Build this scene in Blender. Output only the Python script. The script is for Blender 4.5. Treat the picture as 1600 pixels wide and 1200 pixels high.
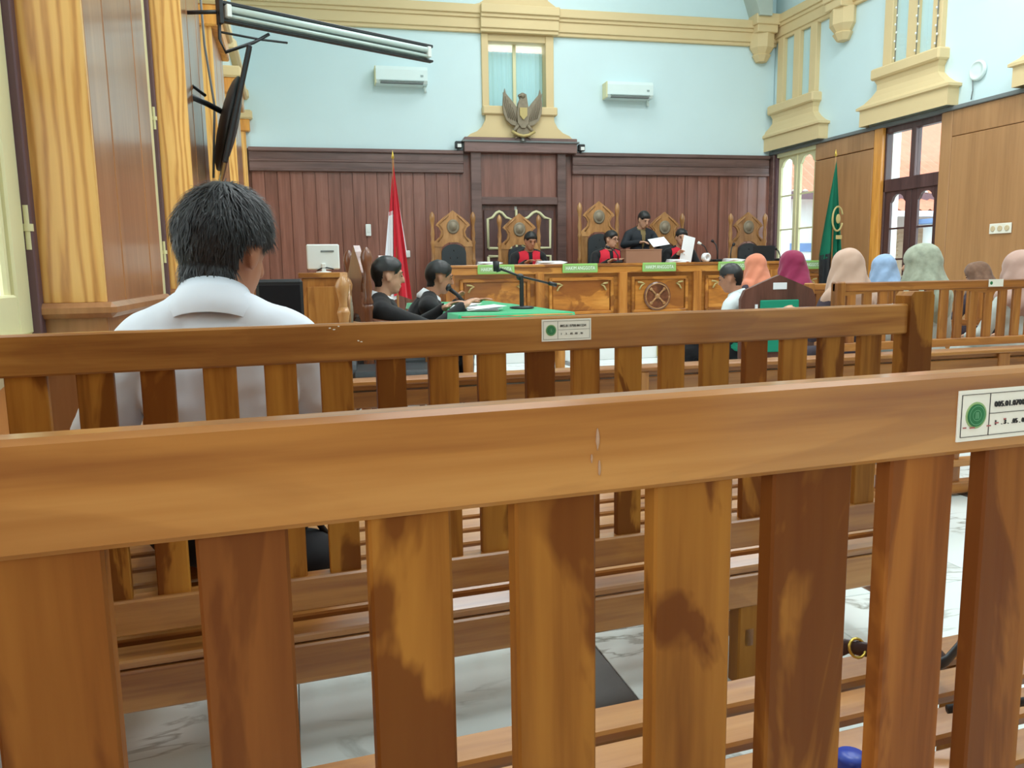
import bpy, math, random
import numpy as np
from mathutils import Vector, Matrix, Euler

random.seed(7); rng = np.random.default_rng(7)
scene = bpy.context.scene
for o in list(bpy.data.objects): bpy.data.objects.remove(o)
COL = scene.collection
PI = math.pi
R = math.radians

# ---------------------------------------------------------------- camera
EYE = 1.03
def camera():
    yaw, pitch, roll = R(15.3), R(8.119), R(-0.90)
    f = Vector((math.sin(yaw)*math.cos(pitch), math.cos(yaw)*math.cos(pitch), -math.sin(pitch)))
    r = Vector((math.cos(yaw), -math.sin(yaw), 0)); u = r.cross(f)
    r2 = r*math.cos(roll)+u*math.sin(roll); u2 = -r*math.sin(roll)+u*math.cos(roll)
    cd = bpy.data.cameras.new('camera'); cd.sensor_fit = 'HORIZONTAL'; cd.sensor_width = 36
    cd.lens = 1230/1600*36; cd.clip_start = .02; cd.clip_end = 200
    co = bpy.data.objects.new('camera', cd); COL.objects.link(co)
    m = Matrix.Identity(4)
    for i in range(3):
        m[i][0] = r2[i]; m[i][1] = u2[i]; m[i][2] = -f[i]
    m[2][3] = EYE
    co.matrix_world = m
    scene.camera = co
camera()

# ---------------------------------------------------------------- world, lights, exposure
w = bpy.data.worlds.new('sky'); scene.world = w; w.use_nodes = True
bg = w.node_tree.nodes['Background']; bg.inputs[0].default_value = (0.86, 0.94, 1.0, 1); bg.inputs[1].default_value = 6.0
def area(name, loc, size, sizey, power, col=(1, 1, 1), rot=(0, 0, 0)):
    l = bpy.data.lights.new(name, 'AREA'); l.shape = 'RECTANGLE'; l.size = size; l.size_y = sizey
    l.energy = power; l.color = col
    o = bpy.data.objects.new(name, l); COL.objects.link(o); o.location = loc; o.rotation_euler = rot
    return o
for i, (x, y) in enumerate([(1.8, 3.2), (5.4, 3.2), (1.8, 6.6), (5.4, 6.6), (3.5, 9.6), (1.6, -.7), (4.8, -.7)]):  # unseen area lights added to fill the room, rear pair for the bench backs
    area('ceiling_fill_light', (x, y, 6.1), 1.6, 1.6, (85 if y > 9 else 165) if y > 0 else 80, (0.95, 0.99, 1.0))
vs = scene.view_settings
vs.view_transform = 'Standard'; vs.look = 'None'; vs.exposure = -0.52; vs.gamma = 1; vs.use_curve_mapping = False
scene.cycles.use_denoising = True
scene.cycles.max_bounces = 8

# ---------------------------------------------------------------- materials
def lin(c):
    return tuple((v/12.92 if v <= .04045 else ((v+.055)/1.055)**2.4) for v in [x/255 for x in c])
MATS = {}
def newmat(name):
    m = bpy.data.materials.new(name); m.use_nodes = True
    nt = m.node_tree; b = nt.nodes['Principled BSDF']; MATS[name] = m
    return m, nt, b
def setp(b, rough=.5, spec=.5, coat=0, metal=0, sheen=0):
    b.inputs['Roughness'].default_value = rough; b.inputs['Specular IOR Level'].default_value = spec
    b.inputs['Coat Weight'].default_value = coat; b.inputs['Coat Roughness'].default_value = .15
    b.inputs['Metallic'].default_value = metal; b.inputs['Sheen Weight'].default_value = sheen
def plain(name, c, rough=.6, spec=.4, coat=0, metal=0, var=.06, scale=6, sheen=0, bump=0, bscale=60):
    m, nt, b = newmat(name); setp(b, rough, spec, coat, metal, sheen)
    c = lin(c)
    tc = nt.nodes.new('ShaderNodeTexCoord'); nz = nt.nodes.new('ShaderNodeTexNoise'); nz.inputs['Scale'].default_value = scale
    nz.inputs['Detail'].default_value = 4
    nt.links.new(tc.outputs['Object'], nz.inputs['Vector'])
    mx = nt.nodes.new('ShaderNodeMix'); mx.data_type = 'RGBA'
    mx.inputs[6].default_value = (*[max(0, v*(1-var*2)) for v in c], 1); mx.inputs[7].default_value = (*[min(1, v*(1+var*2)) for v in c], 1)
    nt.links.new(nz.outputs[0], mx.inputs[0]); nt.links.new(mx.outputs[2], b.inputs['Base Color'])
    if bump:
        n2 = nt.nodes.new('ShaderNodeTexNoise'); n2.inputs['Scale'].default_value = bscale
        nt.links.new(tc.outputs['Object'], n2.inputs['Vector'])
        bp = nt.nodes.new('ShaderNodeBump'); bp.inputs['Strength'].default_value = bump; bp.inputs['Distance'].default_value = .01
        nt.links.new(n2.outputs[0], bp.inputs['Height']); nt.links.new(bp.outputs[0], b.inputs['Normal'])
    return m
def wood(name, dark, mid, light, axis='z', freq=14, stretch=.06, rough=.35, coat=.35, blot=.5, spec=.5, knots=True, varv=.35):
    """varnished timber: stretched grain, broad heartwood patches, a shift for every object"""
    m, nt, b = newmat(name); setp(b, rough, spec, coat)
    N = nt.nodes.new; L = nt.links.new
    tc = N('ShaderNodeTexCoord'); oi = N('ShaderNodeObjectInfo')
    add = N('ShaderNodeVectorMath'); add.operation = 'ADD'
    mul = N('ShaderNodeVectorMath'); mul.operation = 'SCALE'; mul.inputs['Scale'].default_value = 37.0
    cmb = N('ShaderNodeCombineXYZ')
    for k in range(3): L(oi.outputs['Random'], cmb.inputs[k])
    L(cmb.outputs[0], mul.inputs[0]); L(tc.outputs['Object'], add.inputs[0]); L(mul.outputs[0], add.inputs[1])
    mp = N('ShaderNodeMapping')
    s = [1, 1, 1]; s['xyz'.index(axis)] = stretch
    mp.inputs['Scale'].default_value = s; L(add.outputs[0], mp.inputs[0])
    n1 = N('ShaderNodeTexNoise'); n1.inputs['Scale'].default_value = freq; n1.inputs['Detail'].default_value = 5; n1.inputs['Distortion'].default_value = .8
    L(mp.outputs[0], n1.inputs['Vector'])
    n2 = N('ShaderNodeTexNoise'); n2.inputs['Scale'].default_value = freq*7; n2.inputs['Detail'].default_value = 3
    L(mp.outputs[0], n2.inputs['Vector'])
    mp2 = N('ShaderNodeMapping'); s2 = [1, 1, 1]; s2['xyz'.index(axis)] = max(.25, stretch*2.5); mp2.inputs['Scale'].default_value = s2
    L(add.outputs[0], mp2.inputs[0])
    n3 = N('ShaderNodeTexNoise'); n3.inputs['Scale'].default_value = freq*.55; n3.inputs['Detail'].default_value = 5; n3.inputs['Distortion'].default_value = 1.2
    L(mp2.outputs[0], n3.inputs['Vector'])
    cr = N('ShaderNodeValToRGB'); e = cr.color_ramp.elements
    e[0].position = .30; e[0].color = (*lin(dark), 1); e[1].position = .72; e[1].color = (*lin(light), 1)
    k = cr.color_ramp.elements.new(.5); k.color = (*lin(mid), 1)
    m1 = N('ShaderNodeMath'); m1.operation = 'MULTIPLY_ADD'; m1.inputs[1].default_value = .75; L(n1.outputs[0], m1.inputs[0])
    m2 = N('ShaderNodeMath'); m2.operation = 'MULTIPLY'; m2.inputs[1].default_value = .25; L(n2.outputs[0], m2.inputs[0]); L(m2.outputs[0], m1.inputs[2])
    L(m1.outputs[0], cr.inputs[0])
    # heartwood patches
    cr2 = N('ShaderNodeValToRGB'); cr2.color_ramp.elements[0].position = .54; cr2.color_ramp.elements[1].position = .575
    cr2.color_ramp.elements[0].color = (0, 0, 0, 1); cr2.color_ramp.elements[1].color = (blot, blot, blot, 1)
    L(n3.outputs[0], cr2.inputs[0])
    mx = N('ShaderNodeMix'); mx.data_type = 'RGBA'; L(cr2.outputs[0], mx.inputs[0]); L(cr.outputs[0], mx.inputs[6])
    mx.inputs[7].default_value = (*lin(dark), 1)
    hs = N('ShaderNodeHueSaturation')
    mr = N('ShaderNodeMapRange'); mr.inputs[3].default_value = 1-varv*.5; mr.inputs[4].default_value = 1+varv*.5
    L(oi.outputs['Random'], mr.inputs[0]); L(mr.outputs[0], hs.inputs['Value']); L(mx.outputs[2], hs.inputs['Color'])
    L(hs.outputs[0], b.inputs['Base Color'])
    bp = N('ShaderNodeBump'); bp.inputs['Strength'].default_value = .12; bp.inputs['Distance'].default_value = .003
    L(n2.outputs[0], bp.inputs['Height']); L(bp.outputs[0], b.inputs['Normal'])
    return m
TD, TM, TL = (118, 64, 26), (166, 108, 50), (192, 136, 70)
wood('teak_x', TD, (170, 114, 56), (196, 142, 78), 'x', 12, .05, .30, .55, .22, .25, varv=.10)
wood('teak_z', (102, 52, 14), (156, 100, 38), (180, 122, 48), 'z', 12, .07, .5, .03, .85, .12)
wood('teak_y', TD, TM, TL, 'y', 12, .05, .30, .8, .2)
wood('teak_dark', (84, 42, 16), (110, 62, 26), (130, 78, 34), 'z', 12, .07, .5, .03, .5, .12)
wood('teak_red', (100, 50, 18), (144, 86, 34), (168, 108, 46), 'z', 12, .07, .5, .03, .7, .12)
wood('bar_x', (112, 62, 28), (164, 104, 48), (190, 132, 66), 'x', 12, .05, .35, .3, .3)
wood('bar_z', (112, 62, 28), (164, 104, 48), (190, 132, 66), 'z', 12, .07, .35, .3, .3)
wood('desk_x', (128, 72, 30), (186, 120, 50), (214, 152, 76), 'x', 5, .18, .3, .4, .7)
wood('desk_z', (128, 72, 30), (176, 112, 48), (204, 142, 72), 'z', 7, .1, .3, .4, .4)
wood('carved', (128, 84, 44), (172, 122, 70), (196, 150, 98), 'z', 10, .2, .35, .3, .2)
wood('carved_dark', (70, 38, 26), (112, 66, 42), (146, 92, 62), 'z', 10, .2, .3, .4, .3)
wood('pine_z', (186, 120, 50), (222, 152, 66), (238, 176, 88), 'z', 16, .07, .38, .3, .10, varv=.05)
def oak():
    m, nt, b = newmat('oak_front'); setp(b, .38, .5, .3)
    N = nt.nodes.new; L = nt.links.new
    tc = N('ShaderNodeTexCoord'); oi = N('ShaderNodeObjectInfo'); mp = N('ShaderNodeMapping'); mp.inputs['Scale'].default_value = (1, 1, .09)
    cmb = N('ShaderNodeCombineXYZ'); mu = N('ShaderNodeMath'); mu.operation = 'MULTIPLY'; mu.inputs[1].default_value = 9; L(oi.outputs['Random'], mu.inputs[0]); L(mu.outputs[0], cmb.inputs[2])
    ad = N('ShaderNodeVectorMath'); L(tc.outputs['Object'], mp.inputs[0]); L(mp.outputs[0], ad.inputs[0]); L(cmb.outputs[0], ad.inputs[1])
    wv = N('ShaderNodeTexWave'); wv.wave_type = 'BANDS'; wv.bands_direction = 'X'; wv.inputs['Scale'].default_value = 9; wv.inputs['Distortion'].default_value = 9; wv.inputs['Detail'].default_value = 3; wv.inputs['Detail Scale'].default_value = 1.4
    L(ad.outputs[0], wv.inputs['Vector'])
    nz = N('ShaderNodeTexNoise'); nz.inputs['Scale'].default_value = 160; nz.inputs['Detail'].default_value = 3; L(ad.outputs[0], nz.inputs['Vector'])
    cr = N('ShaderNodeValToRGB'); e = cr.color_ramp.elements; e[0].color = (*lin((188, 126, 58)), 1); e[1].color = (*lin((236, 184, 104)), 1); e[0].position = .05; e[1].position = .75
    q = e.new(.35); q.color = (*lin((220, 160, 82)), 1)
    mx = N('ShaderNodeMath'); mx.operation = 'MULTIPLY_ADD'; mx.inputs[1].default_value = .3; L(nz.outputs[0], mx.inputs[0])
    m2 = N('ShaderNodeMath'); m2.operation = 'MULTIPLY'; m2.inputs[1].default_value = .75; L(wv.outputs[1], m2.inputs[0]); L(m2.outputs[0], mx.inputs[2]); L(mx.outputs[0], cr.inputs[0]); L(cr.outputs[0], b.inputs['Base Color'])
oak()
wood('wainscot', (150, 98, 60), (174, 120, 76), (190, 136, 90), 'z', 8, .08, .28, .6, .2, varv=.12)
wood('sill_wood', (176, 108, 54), (206, 136, 74), (218, 150, 86), 'z', 8, .08, .4, .3, .15, varv=.05)
wood('ply_z', (150, 108, 68), (172, 126, 82), (184, 138, 92), 'z', 5, .06, .4, .2, .12, varv=.07)
wood('mahog_z', (104, 64, 52), (134, 86, 72), (154, 106, 92), 'z', 9, .05, .32, .4, .2, varv=.16)
wood('mahog_x', (84, 60, 56), (112, 84, 78), (132, 102, 96), 'x', 9, .06, .4, .25, .3)
wood('darkdoor', (62, 40, 40), (82, 56, 54), (98, 70, 68), 'z', 8, .08, .4, .2, .2)
wood('rosewood', (70, 40, 32), (98, 60, 48), (118, 76, 62), 'z', 8, .1, .4, .2, .2)
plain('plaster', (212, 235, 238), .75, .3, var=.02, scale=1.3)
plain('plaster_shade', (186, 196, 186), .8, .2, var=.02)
plain('moulding', (222, 199, 152), .6, .3, var=.03, scale=2)
plain('cream_paint', (226, 222, 178), .45, .4, var=.02)
plain('purple_jamb', (104, 78, 84), .5, .4, var=.05)
plain('black_metal', (38, 40, 42), .4, .5, var=.04)
plain('black_plastic', (34, 35, 38), .45, .4, var=.04)
plain('leather', (48, 54, 58), .38, .5, var=.06, bump=.1)
plain('steel', (176, 180, 180), .3, .5, metal=.8, var=.03)
plain('white_plastic', (232, 236, 232), .35, .5, var=.01)
plain('ac_white', (222, 240, 238), .4, .4, var=.01)
plain('tube_glass', (206, 224, 220), .25, .5, var=.01)
plain('batten', (150, 168, 166), .4, .5, var=.03)
plain('flag_red', (206, 38, 54), .75, .2, var=.05, sheen=.2)
plain('flag_white', (240, 240, 244), .75, .2, var=.03)
plain('flag_green', (22, 104, 78), .7, .2, var=.06)
plain('gold', (190, 170, 112), .5, .4, metal=.1, var=.08, scale=20)
plain('brass', (206, 176, 84), .28, .5, metal=.9, var=.03)
plain('bronze', (140, 128, 108), .55, .4, metal=.2, var=.12, scale=25)
plain('felt', (16, 168, 108), .8, .2, var=.04, sheen=.3)
plain('chair_green', (34, 148, 116), .7, .3, var=.04)
plain('plate_green', (146, 196, 104), .5, .4, var=.02)
plain('letter_white', (232, 246, 232), .5, .3, var=.01)
plain('paper', (240, 242, 244), .7, .2, var=.015)
plain('sticker', (234, 230, 214), .6, .3, var=.03, scale=30)
plain('ink', (56, 56, 54), .7, .2, var=.02)
plain('stamp_green', (52, 116, 72), .6, .2, var=.12, scale=180)
plain('stamp_pale', (150, 178, 120), .6, .2, var=.06, scale=120)
plain('stamp_line', (120, 176, 130), .6, .2, var=.05)
plain('stain_red', (168, 96, 92), .7, .2, var=.1, scale=200)
plain('grout', (176, 180, 176), .8, .2)
plain('granite', (66, 56, 52), .3, .5, var=.1, scale=60)
plain('skin', (180, 126, 98), .5, .4, var=.05, scale=14)
plain('skin_light', (206, 158, 130), .5, .4, var=.05, scale=14)
plain('hair_black', (26, 24, 24), .45, .5, var=.1, scale=60)
plain('hair_grey', (34, 33, 34), .5, .4, var=.2, scale=60)
plain('hair_strand', (44, 43, 45), .5, .4, var=.35, scale=45)
plain('shirt_white', (226, 232, 242), .8, .2, var=.02, sheen=.1, bump=.05, bscale=14)
plain('shirt_cream', (214, 222, 222), .8, .2, var=.02)
plain('trousers', (34, 33, 36), .8, .2, var=.06)
plain('robe_black', (28, 27, 29), .75, .25, var=.06, sheen=.15)
plain('bib_red', (212, 44, 62), .7, .2, var=.04)
plain('suit', (40, 44, 50), .7, .3, var=.06)
plain('tie', (128, 110, 70), .6, .3, var=.1)
plain('hijab_orange', (214, 134, 104), .8, .2, var=.05, sheen=.2)
plain('hijab_maroon', (142, 44, 78), .8, .2, var=.06, sheen=.2)
plain('hijab_beige', (196, 164, 144), .8, .2, var=.04, sheen=.2)
plain('hijab_blue', (150, 176, 208), .8, .2, var=.08, scale=30, sheen=.2)
plain('hijab_sage', (164, 170, 150), .8, .2, var=.22, scale=26, sheen=.2)
plain('hijab_brown', (122, 92, 74), .8, .2, var=.22, scale=30, sheen=.2)
plain('hijab_rose', (190, 156, 142), .8, .2, var=.04, sheen=.2)
plain('dress_dark', (70, 62, 70), .8, .2, var=.2, scale=18)
plain('dress_pale', (198, 204, 198), .8, .2, var=.15, scale=18)
plain('roof_tile', (206, 130, 104), .8, .2, var=.12, scale=5)
plain('outer_wall', (236, 238, 236), .8, .2, var=.02)
plain('outer_blue', (120, 150, 196), .7, .2, var=.05)
plain('outer_louvre', (206, 186, 160), .7, .2, var=.04)
plain('outer_yellow', (214, 214, 96), .7, .2, var=.1)
plain('outer_ground', (170, 168, 160), .9, .1, var=.05)
plain('strap_brown', (62, 40, 38), .45, .5, var=.06)
plain('cap_blue', (44, 72, 176), .35, .5, var=.02)
plain('bottle_label', (214, 228, 236), .4, .4, var=.05)
plain('label_teal', (70, 160, 160), .4, .4, var=.05)
plain('box_wood', (160, 120, 96), .6, .3, var=.04)
plain('old_tape', (206, 186, 150), .7, .2, var=.08, scale=40)
plain('screen_dark', (30, 31, 34), .25, .5, var=.02)
plain('cable', (120, 126, 126), .6, .3)
plain('smear', (176, 140, 110), .5, .3, var=.1, scale=200)
plain('eye_dark', (24, 20, 18), .3, .5)
def marble():
    m, nt, b = newmat('marble'); setp(b, .16, .5, .1)
    N = nt.nodes.new; L = nt.links.new
    tc = N('ShaderNodeTexCoord'); oi = N('ShaderNodeObjectInfo')
    cmb = N('ShaderNodeCombineXYZ'); [L(oi.outputs['Random'], cmb.inputs[k]) for k in range(3)]
    mul = N('ShaderNodeVectorMath'); mul.operation = 'SCALE'; mul.inputs['Scale'].default_value = 23
    add = N('ShaderNodeVectorMath'); L(cmb.outputs[0], mul.inputs[0]); L(tc.outputs['Object'], add.inputs[0]); L(mul.outputs[0], add.inputs[1])
    mp = N('ShaderNodeMapping'); mp.inputs['Rotation'].default_value = (0, 0, .6); mp.inputs['Scale'].default_value = (1, 2.2, 1); L(add.outputs[0], mp.inputs[0])
    nz = N('ShaderNodeTexNoise'); nz.inputs['Scale'].default_value = 1.5; nz.inputs['Detail'].default_value = 8; nz.inputs['Distortion'].default_value = 1.6
    L(mp.outputs[0], nz.inputs['Vector'])
    cr = N('ShaderNodeValToRGB'); e = cr.color_ramp.elements
    e[0].position = .475; e[0].color = (*lin((232, 238, 236)), 1); e[1].position = .525; e[1].color = (*lin((234, 240, 238)), 1)
    k = e.new(.5); k.color = (*lin((150, 150, 142)), 1)
    n2 = N('ShaderNodeTexNoise'); n2.inputs['Scale'].default_value = 2.2; n2.inputs['Detail'].default_value = 3; L(add.outputs[0], n2.inputs['Vector'])
    cr2 = N('ShaderNodeValToRGB'); cr2.color_ramp.elements[0].position = .45; cr2.color_ramp.elements[1].position = .65
    L(n2.outputs[0], cr2.inputs[0]); L(nz.outputs[0], cr.inputs[0])
    mx = N('ShaderNodeMix'); mx.data_type = 'RGBA'; L(cr2.outputs[0], mx.inputs[0])
    mx.inputs[6].default_value = (*lin((230, 238, 236)), 1); L(cr.outputs[0], mx.inputs[7])
    L(mx.outputs[2], b.inputs['Base Color'])
marble()
def glassmat(name, tint, gloss=.12, haze=0.0):
    m = bpy.data.materials.new(name); m.use_nodes = True; nt = m.node_tree; MATS[name] = m
    nt.nodes.remove(nt.nodes['Principled BSDF']); out = nt.nodes['Material Output']
    t = nt.nodes.new('ShaderNodeBsdfTransparent'); t.inputs[0].default_value = (*tint, 1)
    g = nt.nodes.new('ShaderNodeBsdfGlossy'); g.inputs['Roughness'].default_value = .3 if haze else .03
    mx = nt.nodes.new('ShaderNodeMixShader'); mx.inputs[0].default_value = gloss
    nt.links.new(t.outputs[0], mx.inputs[1]); nt.links.new(g.outputs[0], mx.inputs[2])
    last = mx
    if haze:
        d = nt.nodes.new('ShaderNodeBsdfTranslucent'); d.inputs[0].default_value = (.8, .92, .95, 1)
        m2 = nt.nodes.new('ShaderNodeMixShader'); m2.inputs[0].default_value = haze
        nt.links.new(mx.outputs[0], m2.inputs[1]); nt.links.new(d.outputs[0], m2.inputs[2]); last = m2
    nt.links.new(last.outputs[0], out.inputs[0])
glassmat('pane', (.94, .98, .98), .07)
glassmat('frosted', (.90, .97, .98), .03, .15)
m_, nt_, b_ = newmat('clear_plastic'); b_.inputs['Transmission Weight'].default_value = .92; b_.inputs['Roughness'].default_value = .05
b_.inputs['Base Color'].default_value = (.86, .96, .98, 1); b_.inputs['IOR'].default_value = 1.2

# ---------------------------------------------------------------- mesh helpers
class MB:
    def __init__(s): s.v = []; s.f = []; s.sm = []
    def add(s, verts, faces, M=None, smooth=False):
        k = len(s.v)
        for p in verts:
            p = Vector(p); s.v.append(tuple(M @ p) if M is not None else tuple(p))
        for f in faces: s.f.append([i+k for i in f]); s.sm.append(smooth)
        return s
    def box(s, c, d, M=None, b=0):
        x, y, z = d[0]/2, d[1]/2, d[2]/2
        T = Matrix.Translation(Vector(c)); T = (T @ M) if M is not None else T
        if b <= 0:
            vs = [(i*x, j*y, k*z) for i in (-1, 1) for j in (-1, 1) for k in (-1, 1)]
            return s.add(vs, [(0, 1, 3, 2), (4, 6, 7, 5), (0, 4, 5, 1), (2, 3, 7, 6), (0, 2, 6, 4), (1, 5, 7, 3)], T)
        b = min(b, x*.9, y*.9, z*.9); vs = []; idx = {}
        for i in (-1, 1):
            for j in (-1, 1):
                for k in (-1, 1):
                    for a in range(3):
                        q = [i*(x-b), j*(y-b), k*(z-b)]; q[a] = (i*x, j*y, k*z)[a]
                        idx[(i, j, k, a)] = len(vs); vs.append(q)
        fs = []
        for a in range(3):
            o = [t for t in range(3) if t != a]
            for sg in (-1, 1):
                q = []
                for (p1, p2) in ((-1, -1), (1, -1), (1, 1), (-1, 1)):
                    t = [0, 0, 0]; t[a] = sg; t[o[0]] = p1; t[o[1]] = p2; q.append(idx[(*t, a)])
                if (sg > 0) == (a == 1): q.reverse()
                fs.append(q)
        for a in range(3):            # edges along axis a
            o = [t for t in range(3) if t != a]
            for p1 in (-1, 1):
                for p2 in (-1, 1):
                    def I(e, fa):
                        t = [0, 0, 0]; t[a] = e; t[o[0]] = p1; t[o[1]] = p2; return idx[(*t, fa)]
                    fs.append([I(-1, o[0]), I(1, o[0]), I(1, o[1]), I(-1, o[1])])
        for i in (-1, 1):
            for j in (-1, 1):
                for k in (-1, 1): fs.append([idx[(i, j, k, 0)], idx[(i, j, k, 1)], idx[(i, j, k, 2)]])
        return s.add(vs, fs, T)
    def prism(s, poly, y0, y1, M=None, plane='xz', smooth=False):
        n = len(poly)
        def P(p, t):
            return {'xz': (p[0], t, p[1]), 'yz': (t, p[0], p[1]), 'xy': (p[0], p[1], t)}[plane]
        vs = [P(p, y0) for p in poly]+[P(p, y1) for p in poly]
        fs = [list(range(n)), list(range(2*n-1, n-1, -1))]+[[i, (i+1) % n, n+(i+1) % n, n+i] for i in range(n)]
        return s.add(vs, fs, M, smooth)
    def lathe(s, prof, n=16, M=None, sx=1, sy=1, smooth=True, cap=True):
        vs = []; fs = []
        for (r, z) in prof:
            for k in range(n):
                a = 2*PI*k/n; vs.append((r*math.cos(a)*sx, r*math.sin(a)*sy, z))
        for i in range(len(prof)-1):
            for k in range(n):
                fs.append([i*n+k, i*n+(k+1) % n, (i+1)*n+(k+1) % n, (i+1)*n+k])
        s.add(vs, fs, M, smooth)
        if cap:
            s.add([vs[k] for k in range(n)], [list(range(n-1, -1, -1))], M); s.add([vs[(len(prof)-1)*n+k] for k in range(n)], [list(range(n))], M)
        return s
    def tube(s, pts, r, n=8, smooth=True, r2=None):
        pts = [Vector(p) for p in pts]; m = len(pts); vs = []; fs = []; pu = None
        for i, p in enumerate(pts):
            t = (pts[min(i+1, m-1)]-pts[max(i-1, 0)]).normalized()
            u = pu if pu is not None else Vector((0, 0, 1))
            if abs(t.dot(u)) > .95: u = Vector((1, 0, 0)) if abs(t.x) < .9 else Vector((0, 1, 0))
            a = (u-t*u.dot(t)).normalized(); bb = t.cross(a); pu = a
            rr = r[i] if isinstance(r, (list, tuple)) else r
            for k in range(n):
                g = 2*PI*k/n; vs.append(p+a*math.cos(g)*rr+bb*math.sin(g)*(rr if r2 is None else r2))
        for i in range(m-1):
            for k in range(n): fs.append([i*n+k, i*n+(k+1) % n, (i+1)*n+(k+1) % n, (i+1)*n+k])
        fs.append(list(range(n-1, -1, -1))); fs.append([(m-1)*n+k for k in range(n)])
        return s.add(vs, fs, None, smooth)
    def ell(s, c, r, n=14, m=9, M=None):
        vs = [(0, 0, -1)]; fs = []
        for i in range(1, m):
            a = -PI/2+PI*i/m
            for k in range(n): g = 2*PI*k/n; vs.append((math.cos(a)*math.cos(g), math.cos(a)*math.sin(g), math.sin(a)))
        vs.append((0, 0, 1)); L = len(vs)-1
        for k in range(n): fs.append([0, 1+(k+1) % n, 1+k])
        for i in range(m-2):
            for k in range(n): fs.append([1+i*n+k, 1+i*n+(k+1) % n, 1+(i+1)*n+(k+1) % n, 1+(i+1)*n+k])
        for k in range(n): fs.append([L, 1+(m-2)*n+k, 1+(m-2)*n+(k+1) % n])
        T = Matrix.Translation(Vector(c)) @ (M.to_4x4() if M is not None else Matrix.Identity(4)) @ Matrix.Diagonal((*r, 1))
        return s.add(vs, fs, T, True)
    def mesh(s, name):
        me = bpy.data.meshes.new(name); me.from_pydata(s.v, [], s.f); me.validate()
        if len(me.polygons) == len(s.sm): me.polygons.foreach_set('use_smooth', s.sm)
        me.update(); return me
    def build(s, name, mat, parent=None, loc=(0, 0, 0), rot=(0, 0, 0), **tags):
        return obj(name, s.mesh(name), mat, parent, loc, rot, **tags)
def fixn(me):
    import bmesh
    bm = bmesh.new(); bm.from_mesh(me); bmesh.ops.recalc_face_normals(bm, faces=bm.faces); bm.to_mesh(me); bm.free()
def obj(name, me, mat, parent=None, loc=(0, 0, 0), rot=(0, 0, 0), **tags):
    if mat is not None and not me.materials: me.materials.append(MATS[mat]); fixn(me)
    o = bpy.data.objects.new(name, me); COL.objects.link(o)
    o.location = loc; o.rotation_euler = rot
    if parent is not None: o.parent = parent
    for k, v in tags.items():
        if v is not None: o['category' if k == 'cat' else k] = v
    return o
def empty(name, loc=(0, 0, 0), rz=0, label=None, cat=None, group=None, kind=None):
    o = bpy.data.objects.new(name, None); COL.objects.link(o); o.empty_display_size = .1
    o.location = loc; o.rotation_euler = (0, 0, rz)
    if label: o['label'] = label
    if cat: o['category'] = cat
    if group: o['group'] = group
    if kind: o['kind'] = kind
    return o
def bx(name, lo, hi, mat, parent=None, b=0, **t):
    """a bevelled box between two corners, its origin at its centre"""
    c = [(a+d)/2 for a, d in zip(lo, hi)]; d = [abs(q-a) for a, q in zip(lo, hi)]
    return MB().box((0, 0, 0), d, None, b).build(name, mat, parent, c, **t)
def copy_tree(o, loc=None, rz=None, parent=None, **tags):
    c = o.copy(); COL.objects.link(c)
    if parent is not None: c.parent = parent
    if loc is not None: c.location = loc
    if rz is not None: c.rotation_euler = (0, 0, rz)
    for k, v in tags.items(): c['category' if k == 'cat' else k] = v
    for ch in list(o.children): copy_tree(ch, parent=c)
    return c
def text_mesh(txt, size):
    cu = bpy.data.curves.new('lettering', 'FONT'); cu.body = txt; cu.size = size; cu.align_x = 'CENTER'; cu.align_y = 'CENTER'; cu.extrude = .0008; cu.resolution_u = 2
    o = bpy.data.objects.new('lettering', cu); COL.objects.link(o); bpy.context.view_layer.update()
    me = bpy.data.meshes.new_from_object(o.evaluated_get(bpy.context.evaluated_depsgraph_get())); bpy.data.objects.remove(o)
    me.materials.clear()
    return me
RX90 = (R(90), 0, 0)

# ---------------------------------------------------------------- court frame (parallel to the back wall)
BA = R(-2.85); EX = Vector((math.cos(BA), math.sin(BA), 0)); NY = Vector((-math.sin(BA), math.cos(BA), 0)); A0 = Vector((-.5, 11.8, 0))
def CT(s, t, z=0):
    """s along the back wall from its left corner, t out from the wall"""
    p = A0+EX*s-NY*t; return (p.x, p.y, z)

# ================================================================ THE SETTING
# ---------- floor
floor = bx('floor', (-1.0, -4, -.12), (7.9, 12.4, -.012), 'grout', kind='structure')
colsx = [(-.70, -.04), (-.04, .62), (.755, 1.457), (1.457, 2.158), (2.158, 2.86)]+[(3.0+.75*i, 3.75+.75*i) for i in range(6)]
for (x0, x1) in colsx:
    me = MB().box((0, 0, 0), (x1-x0-.003, .797, .016), None, .0015).mesh('tile')
    for j in range(13):
        o = obj('tile', me, 'marble', floor, ((x0+x1)/2, -1.2+.8*j+.4, -.008+.06)); o.location.z = .052
for x0, x1 in ((.62, .755), (2.86, 3.0)):
    for j in range(8):
        MB().box((0, 0, 0), (x1-x0-.003, 1.297, .016), None, .0015).build('border_strip', 'granite', floor, ((x0+x1)/2, -1.2+1.3*j+.65, .052))
for o in floor.children: o.location -= floor.location; o.location.z = .058-.06-floor.location.z-.006
# ---------- dais
dais = empty('floor_dais', CT(0, 0), BA, kind='structure')
bx('platform', (1.9, -3.1, 0), (7.9, 0, .34), 'outer_wall', dais, .005)
bx('nosing', (1.88, -3.13, .325), (7.9, -2.9, .362), 'marble', dais, .004)
bx('platform_top', (1.9, -2.9, .34), (7.9, 0, .36), 'marble', dais)
for s in (4.75, 5.9): bx('gilt_strip', (s, -3.125, .02), (s+.09, -3.1, .31), 'gold', dais, .004)

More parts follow.
